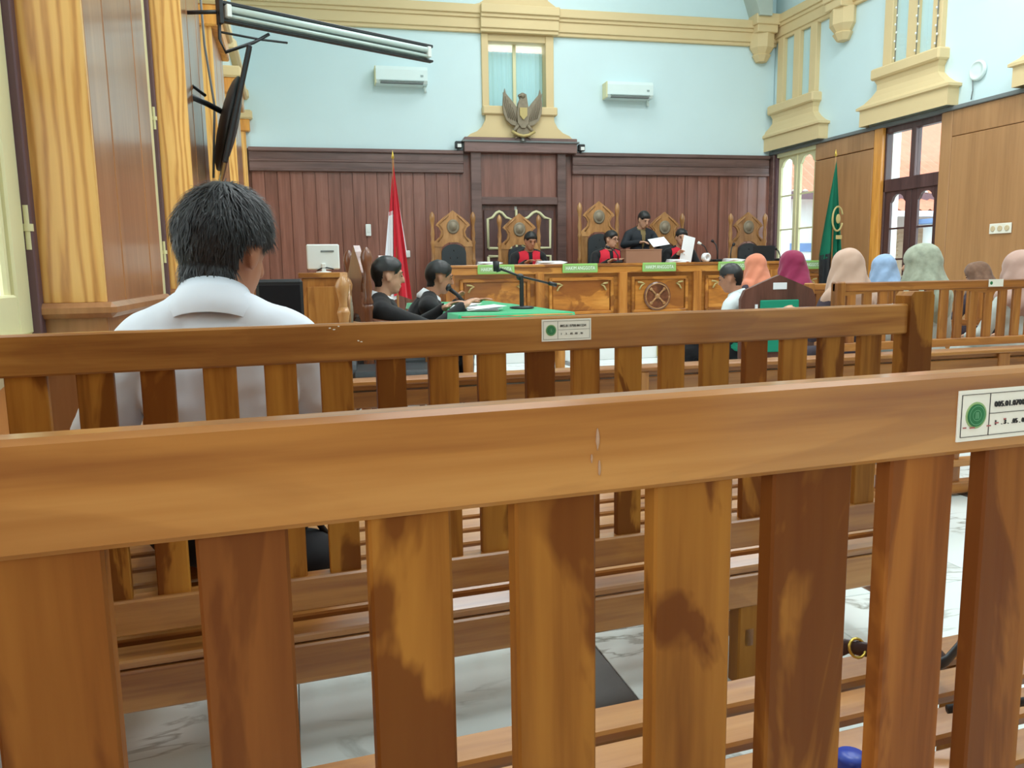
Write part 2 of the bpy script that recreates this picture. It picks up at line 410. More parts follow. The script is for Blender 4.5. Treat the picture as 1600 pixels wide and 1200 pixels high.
# ---------- back wall
wb = empty('wall_back', CT(0, 0), BA, kind='structure')
W = 8.0
bx('plaster', (-.4, 0, 2.78), (3.38, .25, 6.4), 'plaster', wb)
bx('plaster', (4.28, 0, 2.78), (W, .25, 6.4), 'plaster', wb)
bx('plaster', (3.38, 0, 2.78), (4.28, .25, 3.42), 'plaster', wb)
bx('plaster', (3.38, 0, 4.40), (4.28, .25, 6.4), 'plaster', wb)
bx('lower_wall', (-.4, .02, 0), (W, .25, 2.78), 'mahog_z', wb)
bw_ = .172; me = MB().box((0, 0, 0), (bw_-.004, .03, 2.5), None, .003).mesh('panel_board')
s = 0.02
while s < W:
    if not (3.0 < s+bw_/2 < 4.62): obj('panel_board', me, 'mahog_z', wb, (s+bw_/2, .01, 1.27))
    s += bw_
bx('over_door_panel', (3.25, -.03, 2.12), (4.41, .02, 2.76), 'mahog_z', wb, .004)
for a, b in ((0, 3.0), (4.66, 7.93)):
    bx('frieze', (a, -.05, 2.50), (b, .03, 2.74), 'mahog_x', wb, .006)
    bx('frieze_lip', (a, -.085, 2.735), (b, .03, 2.79), 'mahog_x', wb, .01)
    bx('frieze_bead', (a, -.065, 2.47), (b, .03, 2.51), 'mahog_x', wb, .008)
    bx('frieze_band', (a, -.062, 2.60), (b, .03, 2.635), 'mahog_x', wb, .008)
for a, b in ((3.10, 3.25), (4.41, 4.54)): bx('door_pilaster', (a, -.10, 0), (b, .03, 2.78), 'mahog_x', wb, .006)
bx('door_lintel', (3.24, -.08, 2.02), (4.42, .03, 2.13), 'mahog_x', wb, .006)
bx('entablature', (3.0, -.16, 2.76), (4.70, .03, 2.97), 'mahog_x', wb, .008)
bx('entablature_line', (2.97, -.18, 2.90), (4.73, .03, 2.925), 'cable', wb, .004)
for k in (6.51, 7.09): bx('panel_seam', (k-.012, -.012, 0), (k+.012, .03, 2.5), 'rosewood', wb, .002)
# cornice: three stepped mouldings, breaking forward over the niche
def cornice(parent, a, b, fwd=0, z0=4.44):
    for (dz0, dz1, d) in ((0, .06, .05), (.05, .20, .075), (.19, .25, .10), (.24, .36, .13)):
        bx('cornice_moulding', (a, -d-fwd, z0+dz0), (b, .02, z0+dz1), 'moulding', parent, .008)
cornice(wb, -.3, 3.3); cornice(wb, 4.42, W); cornice(wb, 3.28, 4.44, .06)
ped = [(3.0, 4.80), (4.72, 4.80)]+[(4.72-.5*(1-math.cos(t)), 4.80+.5*math.sin(t)) for t in [R(10*k) for k in range(1, 10)]]
ped += [(3.0+.5*(1-math.cos(t)), 4.80+.5*math.sin(t)) for t in [R(90-10*k) for k in range(0, 9)]]
MB().prism([(a if a < 3.6 or a > 4.1 else a, z) for a, z in [(3.12, 4.80), (4.58, 4.80), (4.42, 4.84), (4.30, 4.92), (4.24, 5.04), (4.20, 5.3), (3.50, 5.3), (3.46, 5.04), (3.40, 4.92), (3.28, 4.84)]], -.05, .01).build('pediment', 'moulding', wb)
# niche window with frosted panes
nw = empty('window_1', CT(0, 0), BA, kind='structure')
bx('jamb', (3.30, -.04, 3.42), (3.40, .22, 4.44), 'moulding', nw, .006)
bx('jamb', (4.26, -.04, 3.42), (4.38, .22, 4.44), 'moulding', nw, .006)
bx('head_rail', (3.38, -.02, 4.34), (4.28, .22, 4.44), 'moulding', nw, .006)
bx('mullion', (3.80, .14, 3.42), (3.85, .18, 4.36), 'cream_paint', nw, .004)
bx('pane', (3.40, .155, 3.42), (3.80, .163, 4.36), 'frosted', nw); bx('pane', (3.85, .155, 3.42), (4.26, .163, 4.36), 'frosted', nw)
cur = MB(); nn = 60
for i in range(nn+1):
    xx = 3.40+.86*i/nn; yy = .19+.010*math.sin(i*1.3)+.005*math.sin(i*.47)
    cur.v += [(xx, yy, 3.42), (xx, yy, 4.25)]
for i in range(nn): cur.f.append([2*i, 2*i+2, 2*i+3, 2*i+1]); cur.sm.append(True)
cur.build('curtain', 'ac_white', nw)
bx('ledge', (3.29, -.13, 3.30), (4.41, .15, 3.42), 'moulding', nw, .015)
MB().prism([(3.04, 2.965), (4.66, 2.965), (4.60, 3.02), (4.50, 3.06), (4.42, 3.13), (4.37, 3.22), (4.36, 3.31), (3.34, 3.31), (3.33, 3.22), (3.28, 3.13), (3.20, 3.06), (3.10, 3.02)], -.09, .01).build('flared_base', 'moulding', nw)
# double door in the back wall
dr = empty('door_1', CT(0, 0), BA, kind='structure')
for a, b, mid, ang in ((3.29, 3.76, 3.52, 0), (3.81, 4.36, 4.09, 0)):
    lf = bx('leaf', (a, -.03, .36), (b, .01, 1.94), 'darkdoor', dr, .004)
    hw = (b-a)/2-.06
    for zz, up in ((1.36, True), (.5, False)):
        pts = [(-hw, 0)]
        if up: pts = [(-hw, 0), (-hw, .43), (-hw*.6, .45), (-hw*.25, .52), (0, .54), (hw*.25, .52), (hw*.6, .45), (hw, .43), (hw, 0), (-hw, 0)]
        else: pts = [(-hw, .74), (hw, .74), (hw, 0), (-hw, 0), (-hw, .74)]
        MB().tube([(p[0], 0, p[1]) for p in pts], .022, 6).build('panel_bead', 'cream_paint', lf, (mid-(a+b)/2, -.025, zz-1.15+.02))
bx('gap_daylight', (3.765, .012, 1.6), (3.80, .016, 2.0), 'outer_wall', dr)  # white strip standing in for daylight between the leaves
bx('meeting_stile', (3.765, -.04, .36), (3.80, .0, 1.95), 'cream_paint', dr, .004)
# corner pendant and vault rib
def corbel(parent, x, y, z, M, nm='corbel'):
    c = empty(nm, (x, y, z), M); c.parent = parent
    MB().box((0, -.13, .23), (.40, .28, .16), None, .01).box((0, -.12, .10), (.34, .25, .12), None, .01).build('cap_block', 'moulding', c)
    MB().lathe([(.10, -.36), (.17, -.27), (.14, -.25), (.22, -.16), (.22, .05)], 8, Matrix.Translation((0, -.06, 0)), .9, .8, False).build('pendant', 'moulding', c)
corbel(wb, 7.73, 0, 4.56, 0)
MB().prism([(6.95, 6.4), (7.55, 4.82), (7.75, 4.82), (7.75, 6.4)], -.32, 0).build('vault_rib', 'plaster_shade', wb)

# ---------- right wall, bays of panelling with a window and a door
XR = 7.5
wr = empty('wall_right', (XR, 0, 0), 0, kind='structure')
bx('plaster', (0, -2, 2.84), (.3, 12, 6.4), 'plaster', wr)
Y1a, Y1b = 10.27, 11.27      # window
Y2a, Y2b = 7.93, 8.90        # door
bx('sill_wall', (.05, Y1a, 0), (.10, Y1b, 1.0), 'ply_z', wr); bx('lower_wall', (.05, Y2b, 0), (.10, Y1a, 2.84), 'ply_z', wr)
bx('lower_wall', (.05, Y1b, 0), (.10, 12, 2.84), 'rosewood', wr); bx('lower_wall', (.05, -2, 0), (.10, Y2a, 2.84), 'ply_z', wr)
def rpanel(y0, y1, z0, z1, x=-.0, m='ply_z', nm='panel'): bx(nm, (x-.03, y0, z0), (x+.06, y1, z1), m, wr, .006)
rpanel(Y2b+.16, Y1a, 0, 2.56); rpanel(Y2b+.16, Y1a, 2.57, 2.80)
bx('corner_post', (-.05, Y1b+.02, 0), (.06, Y1b+.14, 2.8), 'mahog_x', wr, .01)
y = Y2a
for k in range(6):
    w_ = (.17, 1.42, .9, 1.2, 1.2, 1.3)[k]
    rpanel(y-w_+.004, y, 0, 2.50 if k else 2.80); 
    if k: rpanel(y-w_+.004, y, 2.506, 2.80)
    y -= w_
bx('door_return', (-.03, Y2b, 0), (.07, Y2b+.15, 2.82), 'pine_z', wr, .004)
bx('top_rail', (-.06, -2, 2.80), (.06, 11.5, 2.845), 'cable', wr, .006)
for (a, b) in ((-2, 11.6),):
    for (dz0, dz1, d) in ((0, .06, .05), (.05, .20, .075), (.19, .25, .10), (.24, .36, .13)):
        bx('cornice_moulding', (-d, a, 4.50+dz0), (.02, b, 4.50+dz1), 'moulding', wr, .008)
def upper_niche(yc, wdt=.95):
    h = wdt/2
    n = empty('upper_niche', (0, yc, 0)); n.parent = wr
    for k, yy in enumerate((-h+.06, -.02, h-.09)):
        bx('mullion_pier', (-.07, yy-.075, 3.52), (.02, yy+.075, 4.52), 'moulding', n, .006)
    for yy in ((-h+.06-.02)/2, (h-.09-.02)/2):
        bx('recess_pane', (-.012, yy-.11, 3.52), (.004, yy+.11, 4.50), 'pane', n)
    bx('ledge', (-.16, -h-.09, 3.40), (.02, h+.10, 3.54), 'moulding', n, .02)
    prof = [(-.12, 3.40), (-.10, 3.34), (-.10, 3.27), (-.12, 3.20), (-.15, 3.13), (-.19, 3.09), (-.19, 3.06), (-.16, 3.05), (-.16, 2.85)]
    ws = [h+.06, h+.03, h+.03, h+.10, h+.2, h+.3, h+.3, h+.26, h+.26]
    m = MB()
    for i in range(len(prof)-1):
        (x0, z0), (x1, z1) = prof[i], prof[i+1]
        m.add([(x0, -ws[i], z0), (x0, ws[i], z0), (.01, ws[i], z0), (.01, -ws[i], z0), (x1, -ws[i+1], z1), (x1, ws[i+1], z1), (.01, ws[i+1], z1), (.01, -ws[i+1], z1)],
              [(0, 1, 5, 4), (1, 2, 6, 5), (3, 0, 4, 7)])
    m.add([(-.12, -ws[0], 3.40), (-.12, ws[0], 3.40), (.01, ws[0], 3.40), (.01, -ws[0], 3.40)], [(0, 1, 2, 3)])
    m.build('flared_base', 'moulding', n)
    return n
upper_niche(10.78); n2 = upper_niche(8.46); upper_niche(6.14)
corbel(wr, 0, 9.72, 4.45, R(-90)); corbel(wr, 0, 7.35, 4.45, R(-90))
# strings of little lamps beside the mullions of the nearer niche
for k, yy in enumerate((8.68, 8.33, 8.02)):
    t = MB().tube([(0, 0, 0), (0, 0, .98)], .006, 5).build('fairy_light_string', 'cable', None, (XR-.085, yy, 3.545), label='string of tiny lamps down the %s of the yellow mullions over the dark door' % ('farthest', 'middle', 'nearest')[k], cat='light string', group='light strings by the upper niche')
    bm_ = MB().ell((0, 0, 0), (.012, .012, .016), 8, 6).mesh('bulb')
    for j in range(9): obj('bulb', bm_, 'white_plastic', t, (-.008, -.012 if j % 2 else .012, .06+.10*j))
# window in the right wall
w2 = empty('window_2', (XR, (Y1a+Y1b)/2, 0), 0, kind='structure')
def arched_leaf(parent, y0, y1, z0, z1, mat, arch_h, st=.07, rows=3, x=.04, rail=.08, nm='sash'):
    """a glazed leaf in the plane x, its glass opening arched at the head"""
    sh = empty(nm, (x, 0, 0)); sh.parent = parent
    bx('stile', (-.02, y0, z0), (.02, y0+st, z1), mat, sh, .004); bx('stile', (-.02, y1-st, z0), (.02, y1, z1), mat, sh, .004)
    bx('bottom_rail', (-.02, y0+st, z0), (.02, y1-st, z0+rail), mat, sh, .004)
    a, b = y0+st, y1-st; n = 12; top = z1
    pts = [(a, top), (b, top)]
    for k in range(n+1):
        u = 1-k/n; yy = a+(b-a)*u; q = abs(u-.5)*2
        h = (1-q**2.2)**.8 if q < .72 else max(0, (1-q)/.28*.42)**1.0*.75
        pts.append((yy, top-.06-arch_h+arch_h*h))
    MB().prism(pts, -.02, .02, None, 'yz').build('arched_head', mat, sh)
    for r_ in range(1, rows):
        zz = z0+rail+(top-.1-z0-rail)*r_/rows
        bx('glazing_bar', (-.012, a, zz-.012), (.012, b, zz+.012), mat, sh, .002)
    bx('pane', (-.003, a, z0+rail), (.003, b, top-.06), 'pane', sh)
    return sh
ym = (Y1a+Y1b)/2
arched_leaf(w2, Y1a-ym+.02, -.01, 1.02, 2.76, 'cream_paint', .12); arched_leaf(w2, .01, Y1b-ym-.02, 1.02, 2.76, 'cream_paint', .12)
bx('frame', (-.02, Y1a-ym, 2.74), (.1, Y1b-ym, 2.82), 'cream_paint', w2, .004); bx('frame', (-.02, Y1a-ym, .95), (.1, Y1b-ym, 1.03), 'cream_paint', w2, .004)
bx('frame', (-.02, Y1b-ym-.03, 1.0), (.1, Y1b-ym+.02, 2.8), 'purple_jamb', w2, .004)
# dark double door with a transom light
d2 = empty('door_2', (XR, (Y2a+Y2b)/2, 0), 0, kind='structure'); ym2 = (Y2a+Y2b)/2; h2 = (Y2b-Y2a)/2
arched_leaf(d2, -h2+.02, -.005, .02, 2.0, 'darkdoor', .10, .10, 3, .06, .7, 'leaf'); arched_leaf(d2, .005, h2-.02, .02, 2.0, 'darkdoor', .10, .10, 3, .06, .7, 'leaf')
bx('transom_rail', (.02, -h2, 1.98), (.12, h2, 2.14), 'darkdoor', d2, .006); bx('head_rail', (.02, -h2, 2.72), (.12, h2, 2.82), 'darkdoor', d2, .006)
bx('transom_mullion', (.02, -.04, 2.13), (.12, .04, 2.73), 'darkdoor', d2, .006)
for q in (-1, 1):
    bx('jamb', (.02, q*h2-.03, 0), (.12, q*h2+.03, 2.8), 'darkdoor', d2, .006)
    bx('transom_pane', (.06, q*.04, 2.14), (.066, q*(h2-.03), 2.72), 'pane', d2)
bx('cream_reveal', (-.045, -h2, 2.81), (.02, h2, 2.84), 'cream_paint', d2)  # thin cream strip above the door head

# ---------- left wall: panelled piers between windows
XP, XW = -.52, -.70
wl = empty('wall_left', (0, 0, 0), 0, kind='structure')
piers = [0.19, 2.52, 4.93, 6.99, 9.39, 11.75]; PL = 1.02
bx('sill_wall', (-.98, -2, 0), (XW, 12.2, .86), 'sill_wood', wl); bx('plaster', (-.98, -2, 3.3), (XW, 12.2, 6.4), 'plaster', wl)
for k, y0 in enumerate(piers):
    p = empty('pier', (0, y0, 0)); p.parent = wl
    top = 3.15
    bx('core', (-.98, .0, 0), (XP-.02, PL, top), 'pine_z', p)
    bx('front_board', (XW+.0, -.022, .96), (XP, .0, top-.14), 'oak_front', p, .003)
    bx('front_plinth', (XW, -.022, 0), (XP, .0, .92), 'wainscot', p, .003)
    for j in range(4): bx('side_board', (XP-.02, PL*j/4+.002, .96), (XP+.002*(j % 2), PL*(j+1)/4-.002, top-.14), 'wainscot', p, .003)
    bx('side_plinth', (XP-.02, 0, 0), (XP, PL, .92), 'wainscot', p, .003)
    bx('rail_moulding', (XW, -.05, .918), (XP+.03, PL+.02, .962), 'wainscot', p, .014)
    bx('capital', (XW, -.06, top-.16), (XP+.06, PL+.03, top), 'pine_z', p, .012)
    bx('capital_moulding', (XW, -.08, top), (XP+.10, PL+.05, top+.12), 'moulding', p, .02)
    bx('upper_pier', (-.98, 0, top+.12), (XP-.02, PL, 4.5), 'plaster', p)
    bx('upper_base', (XW, -.1, 3.42), (XP+.07, PL+.08, 3.55), 'moulding', p, .03)
    if k < len(piers)-1:
        yb = piers[k+1]; wy0, wy1 = y0+PL, yb
        n = empty('window_%d' % (3+k), (XW, 0, 0), 0, kind='structure')
        bx('jamb', (-.12, wy1-.06, .86), (.02, wy1, 3.3), 'purple_jamb', n, .004); bx('jamb', (-.12, wy0, .86), (.02, wy0+.06, 3.3), 'purple_jamb', n, .004)
        bx('sill', (-.15, wy0, .83), (.05, wy1, .87), 'cream_paint', n, .006)
        cm = (wy0+wy1)/2
        for (a, b) in ((wy0+.06, cm), (cm, wy1-.06)):
            sh = empty('sash', (0, 0, 0)); sh.parent = n
            for (c0, c1) in ((a, a+.11), (b-.11, b)):
                bx('stile', (-.05, c0, .88), (-.0, c1, 3.24), 'cream_paint', sh, .006)
            bx('glass_bead', (-.035, b-.145, .98), (-.012, b-.11, 3.1), 'cream_paint', sh, .008)
            bx('bottom_rail', (-.05, a+.11, .88), (0, b-.11, .99), 'cream_paint', sh, .006); bx('top_rail', (-.05, a+.11, 3.12), (0, b-.11, 3.24), 'cream_paint', sh, .006)
            for zz in (1.62, 2.36): bx('glazing_bar', (-.045, a+.11, zz-.025), (-.008, b-.11, zz+.025), 'cream_paint', sh, .006)
            bx('pane', (-.03, a+.11, .98), (-.024, b-.11, 3.12), 'pane', sh)
            for zz in (1.17, 1.9, 2.9):
                hy = b+.008 if b > cm+.1 else a-.008
                MB().lathe([(.011, -.06), (.011, .06)], 10).lathe([(.014, -.01), (.014, .01)], 10).build('hinge', 'cream_paint', sh, (.008, hy, zz))
        bx('over_panel', (XW, wy0, 3.24), (XW+.05, wy1, 3.42), 'moulding', wl, .01)
# torn packing tape below the sill
for k, (y0, y1) in enumerate(((1.62, 1.98), (2.06, 2.46))):
    poly = [(y0, .0), (y1, .03)]; n = 14
    for j in range(n+1): poly.append((y1-(y1-y0)*j/n, -.045-.02*random.random()+.02*(1-j/n)))
    MB().prism(poly, XW+.001, XW+.003, None, 'yz').build('torn_tape', 'old_tape', None, (0, 0, .80+.012*k), label=('torn tape strip on the wainscot below the cream window', 'second torn tape strip on the wainscot, nearer the panelled pier')[k], cat='tape')
# ---------- rear wall behind the gallery, of the room
bx('wall_rear', (-1, -2.3, 2.8), (2.2, -2.0, 6.4), 'plaster', kind='structure'); bx('wall_rear', (4.6, -2.3, 2.8), (7.9, -2.0, 6.4), 'plaster', kind='structure'); bx('wall_rear', (-1, -2.3, 0), (2.2, -2.0, 2.8), 'ply_z', kind='structure'); bx('wall_rear', (4.6, -2.3, 0), (7.9, -2.0, 2.8), 'ply_z', kind='structure'); bx('wall_rear', (2.2, -2.3, 0), (4.6, -2.0, 6.4), 'plaster', kind='structure')
# ---------- ceiling
bx('ceiling', (-1, -2, 6.4), (7.9, 12.4, 6.5), 'plaster', kind='structure')

# ================================================================ OUTSIDE the right wall
bx('ground', (7.9, -6, -.3), (60, 60, -.15), 'outer_ground', kind='structure')
bx('ground', (-60, -6, -.3), (-1.05, 60, -.15), 'outer_ground', kind='structure')
ob = empty('neighbour_building', (16, 16.8, -.15), 0, 'white building with a red tiled roof outside the dark door', 'building')
bx('wall', (-6, 0, 0), (12, .3, 3.0), 'outer_wall', ob)
def roof(parent, y0, z0, y1, z1, xa, xb, nm='roof'):
    n = int((xb-xa)/.14); vs = []; fs = []
    for j in range(n+1):
        xx = xa+(xb-xa)*j/n; h = .07*(j % 2)
        vs += [(xx, y0, z0+h), (xx, y1, z1+h)]
    for j in range(n): fs.append((2*j, 2*j+2, 2*j+3, 2*j+1))
    MB().add(vs, fs).build(nm, 'roof_tile', parent)
roof(ob, -.6, 2.90, 6, 7.3, -6, 12); bx('fascia', (-6, -.66, 2.74), (12, -.58, 2.90), 'purple_jamb', ob)
roof(ob, -1.9, 2.36, -.1, 2.86, -3.4, 12, 'veranda_roof'); bx('fascia', (-3.4, -1.96, 2.26), (12, -1.88, 2.38), 'outer_wall', ob); bx('awning', (-2.4, -2.3, 2.10), (12, -1.6, 2.20), 'outer_blue', ob)
for xx in (-1.9, .9, 4.0): MB().lathe([(.2, 0), (.2, .2), (.15, .25), (.15, 2.05), (.22, 2.2)], 14).build('veranda_post', 'outer_wall', ob, (xx, -1.7, 0))
for xx in (-1.4, 1.4):
    lv = bx('louvre_window', (xx, -.06, .5), (xx+1.6, .02, 2.1), 'outer_louvre', ob)
    me = MB().box((0, 0, 0), (1.5, .05, .04)).mesh('slat')
    for j in range(14): obj('slat', me, 'outer_louvre', lv, (0, -.06, -.70+.105*j))
for z0, z1, m_ in ((1.55, 1.75, 'outer_blue'), (1.0, 1.35, 'outer_blue'), (.5, .8, 'cable')): bx('wall_band', (-6, -.05, z0), (-3.5, .0, z1), m_, ob)
bx('door_panel', (-2.9, -.06, .1), (-2.4, .0, 1.7), 'outer_yellow', ob)
cp = empty('white_column', (9.6, 11.16, -.15), 0, 'round white veranda column just outside the dark door', 'column', 'white veranda columns')
MB().lathe([(.17, 0), (.17, .25), (.11, .3), (.10, 4.2), (.16, 4.5)], 20).build('shaft', 'outer_wall', cp); bx('cap', (-.2, -.2, 4.5), (.2, .2, 4.7), 'outer_wall', cp)
c2 = copy_tree(cp, (9.6, 14.1, -.15), label='round white veranda column outside the cream window'); 
rb = empty('rear_building', (3.6, 17.0, 0), 0, 'red roofed building seen through the frosted niche window', 'building')
bx('wall', (-5, 0, 0), (5, .3, 5.0), 'outer_wall', rb)
for k in range(1): MB().add([(-5, -.8, 5.2), (5, -.8, 5.2), (5, 3, 7.4), (-5, 3, 7.4)], [(0, 1, 2, 3)]).build('roof', 'roof_tile', rb)

# ================================================================ BENCHES
BANG = R(3); BE = Vector((math.cos(BANG), math.sin(BANG), 0)); BN = Vector((-math.sin(BANG), math.cos(BANG), 0))
def BP(s, c, z=0): p = BE*s+BN*c; return (p.x, p.y, z)
S1 = [(-.46, -.395), (-.345, -.28), (-.228, -.163), (-.109-.066, -.109), (-.043, .016), (.07, .13), (.179, .245), (.296, .368), (.407, .488), (.530, .603), (.641, .71), (.757, .823), (.873, .94), (.99, 1.055), (1.105, 1.17), (1.22, 1.285), (1.335, 1.40)]
S1[3] = (-.166, -.097); S1[2] = (-.29, -.226); S1[1] = (-.42, -.355); S1.pop(0)
S2 = [(-.414, -.348), (-.302, -.241), (-.197, -.139), (-.09, -.03), (.02, .08), (.125, .187), (.235, .294), (.342, .404), (.447, .508), (.554, .618), (.66, .724), (.767, .827), (.875, .936), (.982, 1.054), (1.097, 1.159), (1.201, 1.272), (1.311, 1.382), (1.43, 1.495)]
def bench(c, slats, s0, s1, label, tones={}, top=.935, z_low=.43, mats=('teak_x', 'teak_z', 'teak_y'), th=.026, group=None, base=None, rz=None, seat=True, seat_d=.46, rail_h=.075, seat_z=.40, seat_rear=.312, rail_name='top_rail'):
    """a slatted bench seen from behind: y=0 is the rear face of the back, the seat runs forward"""
    b = empty('bench', base if base is not None else BP(0, c), BANG if rz is None else rz, label, 'bench', group)
    bx(rail_name, (s0, 0, top-rail_h), (s1-.05, th, top), mats[0], b, .004)
    for i, (a, d) in enumerate(slats):
        if a < s0+.03 or d > s1-.05: continue
        bx('back_slat', (a, .006, z_low-.01), (d, .026, top-rail_h+.004), tones.get(i, mats[1]), b, .0022)
    bx('lower_back_rail', (s0, -.004, z_low-.07), (s1-.05, .034, z_low), mats[0], b, .004)
    for s in (s0-.005, s1-.065):
        p = MB().prism([(0, 0), (.075, 0), (.075, top+.02), (.066, top+.03), (.01, top+.03), (0, top+.02)], -.008, .042).build('post', mats[1], b, (s, 0, 0))
        q = MB().prism([(0, 0), (.06, 0), (.06, .62), (0, .62)], seat_d-.03, seat_d+.02).build('front_leg', mats[1], b, (s+.006, 0, 0))
        MB().box((0, 0, 0), (.065, seat_d+.10, .035), None, .01).build('arm_rest', mats[2], b, (s+.036, seat_d/2+.02, .635))
        MB().box((0, 0, 0), (.035, seat_d-.04, .05), None, .004).build('side_rail', mats[2], b, (s+.036, seat_d/2, .16))
    for s in ((s0+s1)/2-.03+.12, ):
        bx('middle_leg', (s+.49, .0, 0), (s+.55, .045, seat_rear-.05), mats[1], b, .004)
        bx('middle_leg', (s+.49, seat_d-.06, 0), (s+.55, seat_d-.01, seat_z-.04), mats[1], b, .004)
        bx('stretcher', (s+.505, .0, .10), (s+.535, seat_d-.03, .15), mats[2], b, .003)
    bx('rear_apron', (s0+.05, -.004, seat_rear-.106), (s1-.06, .022, seat_rear-.022), mats[0], b, .004)
    bx('front_apron', (s0+.05, seat_d-.04, seat_z-.10), (s1-.06, seat_d-.015, seat_z-.02), mats[0], b, .004)
    n = 7; ang = math.atan2(seat_z-seat_rear, seat_d)
    for k in range(n):
        yy = -.008+(seat_d+.01)*(k+.5)/n; zz = seat_rear+(seat_z-seat_rear)*(yy/seat_d)
        MB().box((0, 0, 0), (s1-s0-.1, .052, .02), None, .004).build('seat_slat', mats[0], b, ((s0+s1)/2, yy, zz-.011), (ang, 0, 0))
    return b
b1 = bench(.532, S1, -.60, 1.63, 'slatted wooden bench nearest the camera, its back cutting off the view', {2: 'teak_red', 3: 'teak_dark', 9: 'teak_red', 8: 'teak_red'})
b2 = bench(1.564, S2, -.60, 1.63, 'slatted wooden bench the man in the white shirt sits on')
# smears and chips on the rails
def blotch(parent, x, y, z, w_, h_, mat, n=11, nm='varnish_chip'):
    pts = [(w_*(.6+.4*random.random())*math.cos(2*PI*k/n), h_*(.6+.4*random.random())*math.sin(2*PI*k/n)) for k in range(n)]
    MB().prism(pts, -.0006, .0004).build(nm, mat, parent, (x, y, z))
# inventory stickers
def sticker(parent_b, s, z, y, label, rot=0):
    r = empty('inventory_sticker', (0, 0, 0), 0, label, 'sticker', 'inventory stickers on the benches'); 
    M = parent_b.matrix_basis if False else Matrix.Translation(parent_b.location) @ Matrix.Rotation(parent_b.rotation_euler.z, 4, 'Z')
    r.matrix_world = M @ Matrix.Translation((s, y, z)) @ Matrix.Rotation(rot, 4, 'Y')
    W2, H2 = .057, .0232
    bx('paper', (-W2, 0, -H2), (W2, .0012, H2), 'sticker', r)
    f = -.0006
    for (a, b, c, d) in ((-.0535, .0535, .0190, .0194), (-.0535, .0535, -.0194, -.0190), (-.0535, -.0531, -.0194, .0194), (.0531, .0535, -.0194, .0194), (-.0206, -.0202, -.0194, .0194), (-.0202, .0535, .0004, .0008)):
        bx('rule_line', (a, f, c), (b, .0002, d), 'ink', r)
    MB().lathe([(.0122, 0), (.0122, .0006)], 24).build('seal_halo', 'stamp_pale', r, (-.036, .0002, 0), (R(90), 0, 0))
    MB().lathe([(.0103, 0), (.0103, .0012)], 24).build('seal', 'stamp_green', r, (-.036, .0002, 0), (R(90), 0, 0))
    ring = MB()
    for k in range(24):
        a0, a1 = 2*PI*k/24, 2*PI*(k+1)/24
        for q0, q1 in ((.0083, .0088), (.0046, .0050)):
            ring.add([(q0*math.cos(a0), -.0014, q0*math.sin(a0)), (q1*math.cos(a0), -.0014, q1*math.sin(a0)), (q1*math.cos(a1), -.0014, q1*math.sin(a1)), (q0*math.cos(a1), -.0014, q0*math.sin(a1))], [(0, 1, 2, 3)])
    for k in range(5): ring.add([(-.002+.001*k, -.0014, -.003), (-.0016+.001*k, -.0014, -.003), (-.0014+.0008*k, -.0014, .003), (-.0018+.0008*k, -.0014, .003)], [(0, 1, 2, 3)])
    ring.build('seal_ring', 'stamp_line', r, (-.036, 0, 0))
    for txt, x, zz, sz in (('005.01.0700.001234', .011, .0085, .0074), ('1   . 3 .  .05 . 02  . 01', .008, -.0085, .0062)):
        me = text_mesh(txt, sz); o = obj('lettering', me, 'ink', r, (x+.004, -.0004, zz), (R(90), 0, 0))
        wd = o.dimensions.x or .06; k = min(1, .066/wd); o.scale = (k, 1, 1)
    return r
st1 = sticker(b1, .651, .8955, -.0014, 'creased inventory sticker with green seal on the nearest bench rail')
for (x, z, w2_) in ((-.052, -.011, .004), (-.044, -.0115, .006), (-.024, -.011, .005), (-.014, -.009, .004), (-.004, -.006, .003)):
    bx('red_smudge', (x, -.0016, z), (x+w2_, -.0012, z+.0012), 'stain_red', st1)
sticker(b2, .642, .905, -.0014, 'flat inventory sticker with green seal on the second bench rail')
# teak scars: pale varnish blister and dark heart patches standing on the nearest bench slats
for (s, z, w_, h_) in ((.243, .905, .0016, .010), (.2445, .882, .0012, .007), (.238, .89, .001, .004)): blotch(b1, s, -.0004, z, w_, h_, 'smear')
for (s, z) in ((.146, .927), (.154, .924), (.163, .93), (.20, .90), (.206, .898)): blotch(b2, s, -.0004, z, .003, .0016, 'sticker', 7)

# things left on the nearest bench
hb = empty('handbag', BP(1.0, .92, .405), BANG, 'dark brown leather handbag lying on the nearest bench seat', 'bag')
MB().box((-.035, .0, .018), (.075, .09, .034), None, .014).build('body', 'strap_brown', hb)
MB().tube([(-.075, .0, .02), (-.11, .012, .028), (-.135, .03, .03), (-.15, .05, .012), (-.148, .062, .004)], .012, 8, True, .003).build('strap_tail', 'strap_brown', hb)
MB().tube([(-.127+.015*math.cos(a), .016+.006*math.sin(a), .032+.013*math.sin(a)) for a in [2*PI*k/14 for k in range(15)]], .0024, 6).build('buckle', 'brass', hb)
MB().ell((-.105, -.01, .036), (.005, .005, .003), 10, 6).build('stud', 'brass', hb)
MB().tube([(-.05, -.05, .015), (-.012, -.045, .02), (.03, -.03, .03), (.055, -.02, .05), (.08, -.012, .09), (.09, -.01, .13)], .010, 8, True, .004).build('carry_strap', 'black_plastic', hb)
MB().tube([(-.10, -.13, .005), (-.06, -.14, .008), (-.01, -.15, .006), (.03, -.155, .006)], .007, 8, True, .005).build('strap_end', 'black_plastic', hb)
bt = empty('water_bottle', BP(.600, .644, .335), BANG, 'small clear water bottle with a blue cap standing on the nearest bench', 'bottle')
MB().lathe([(.026, 0), (.030, .006), (.030, .05), (.0285, .055), (.030, .06), (.030, .10), (.024, .122), (.0135, .133), (.0135, .145)], 20).build('body', 'clear_plastic', bt)
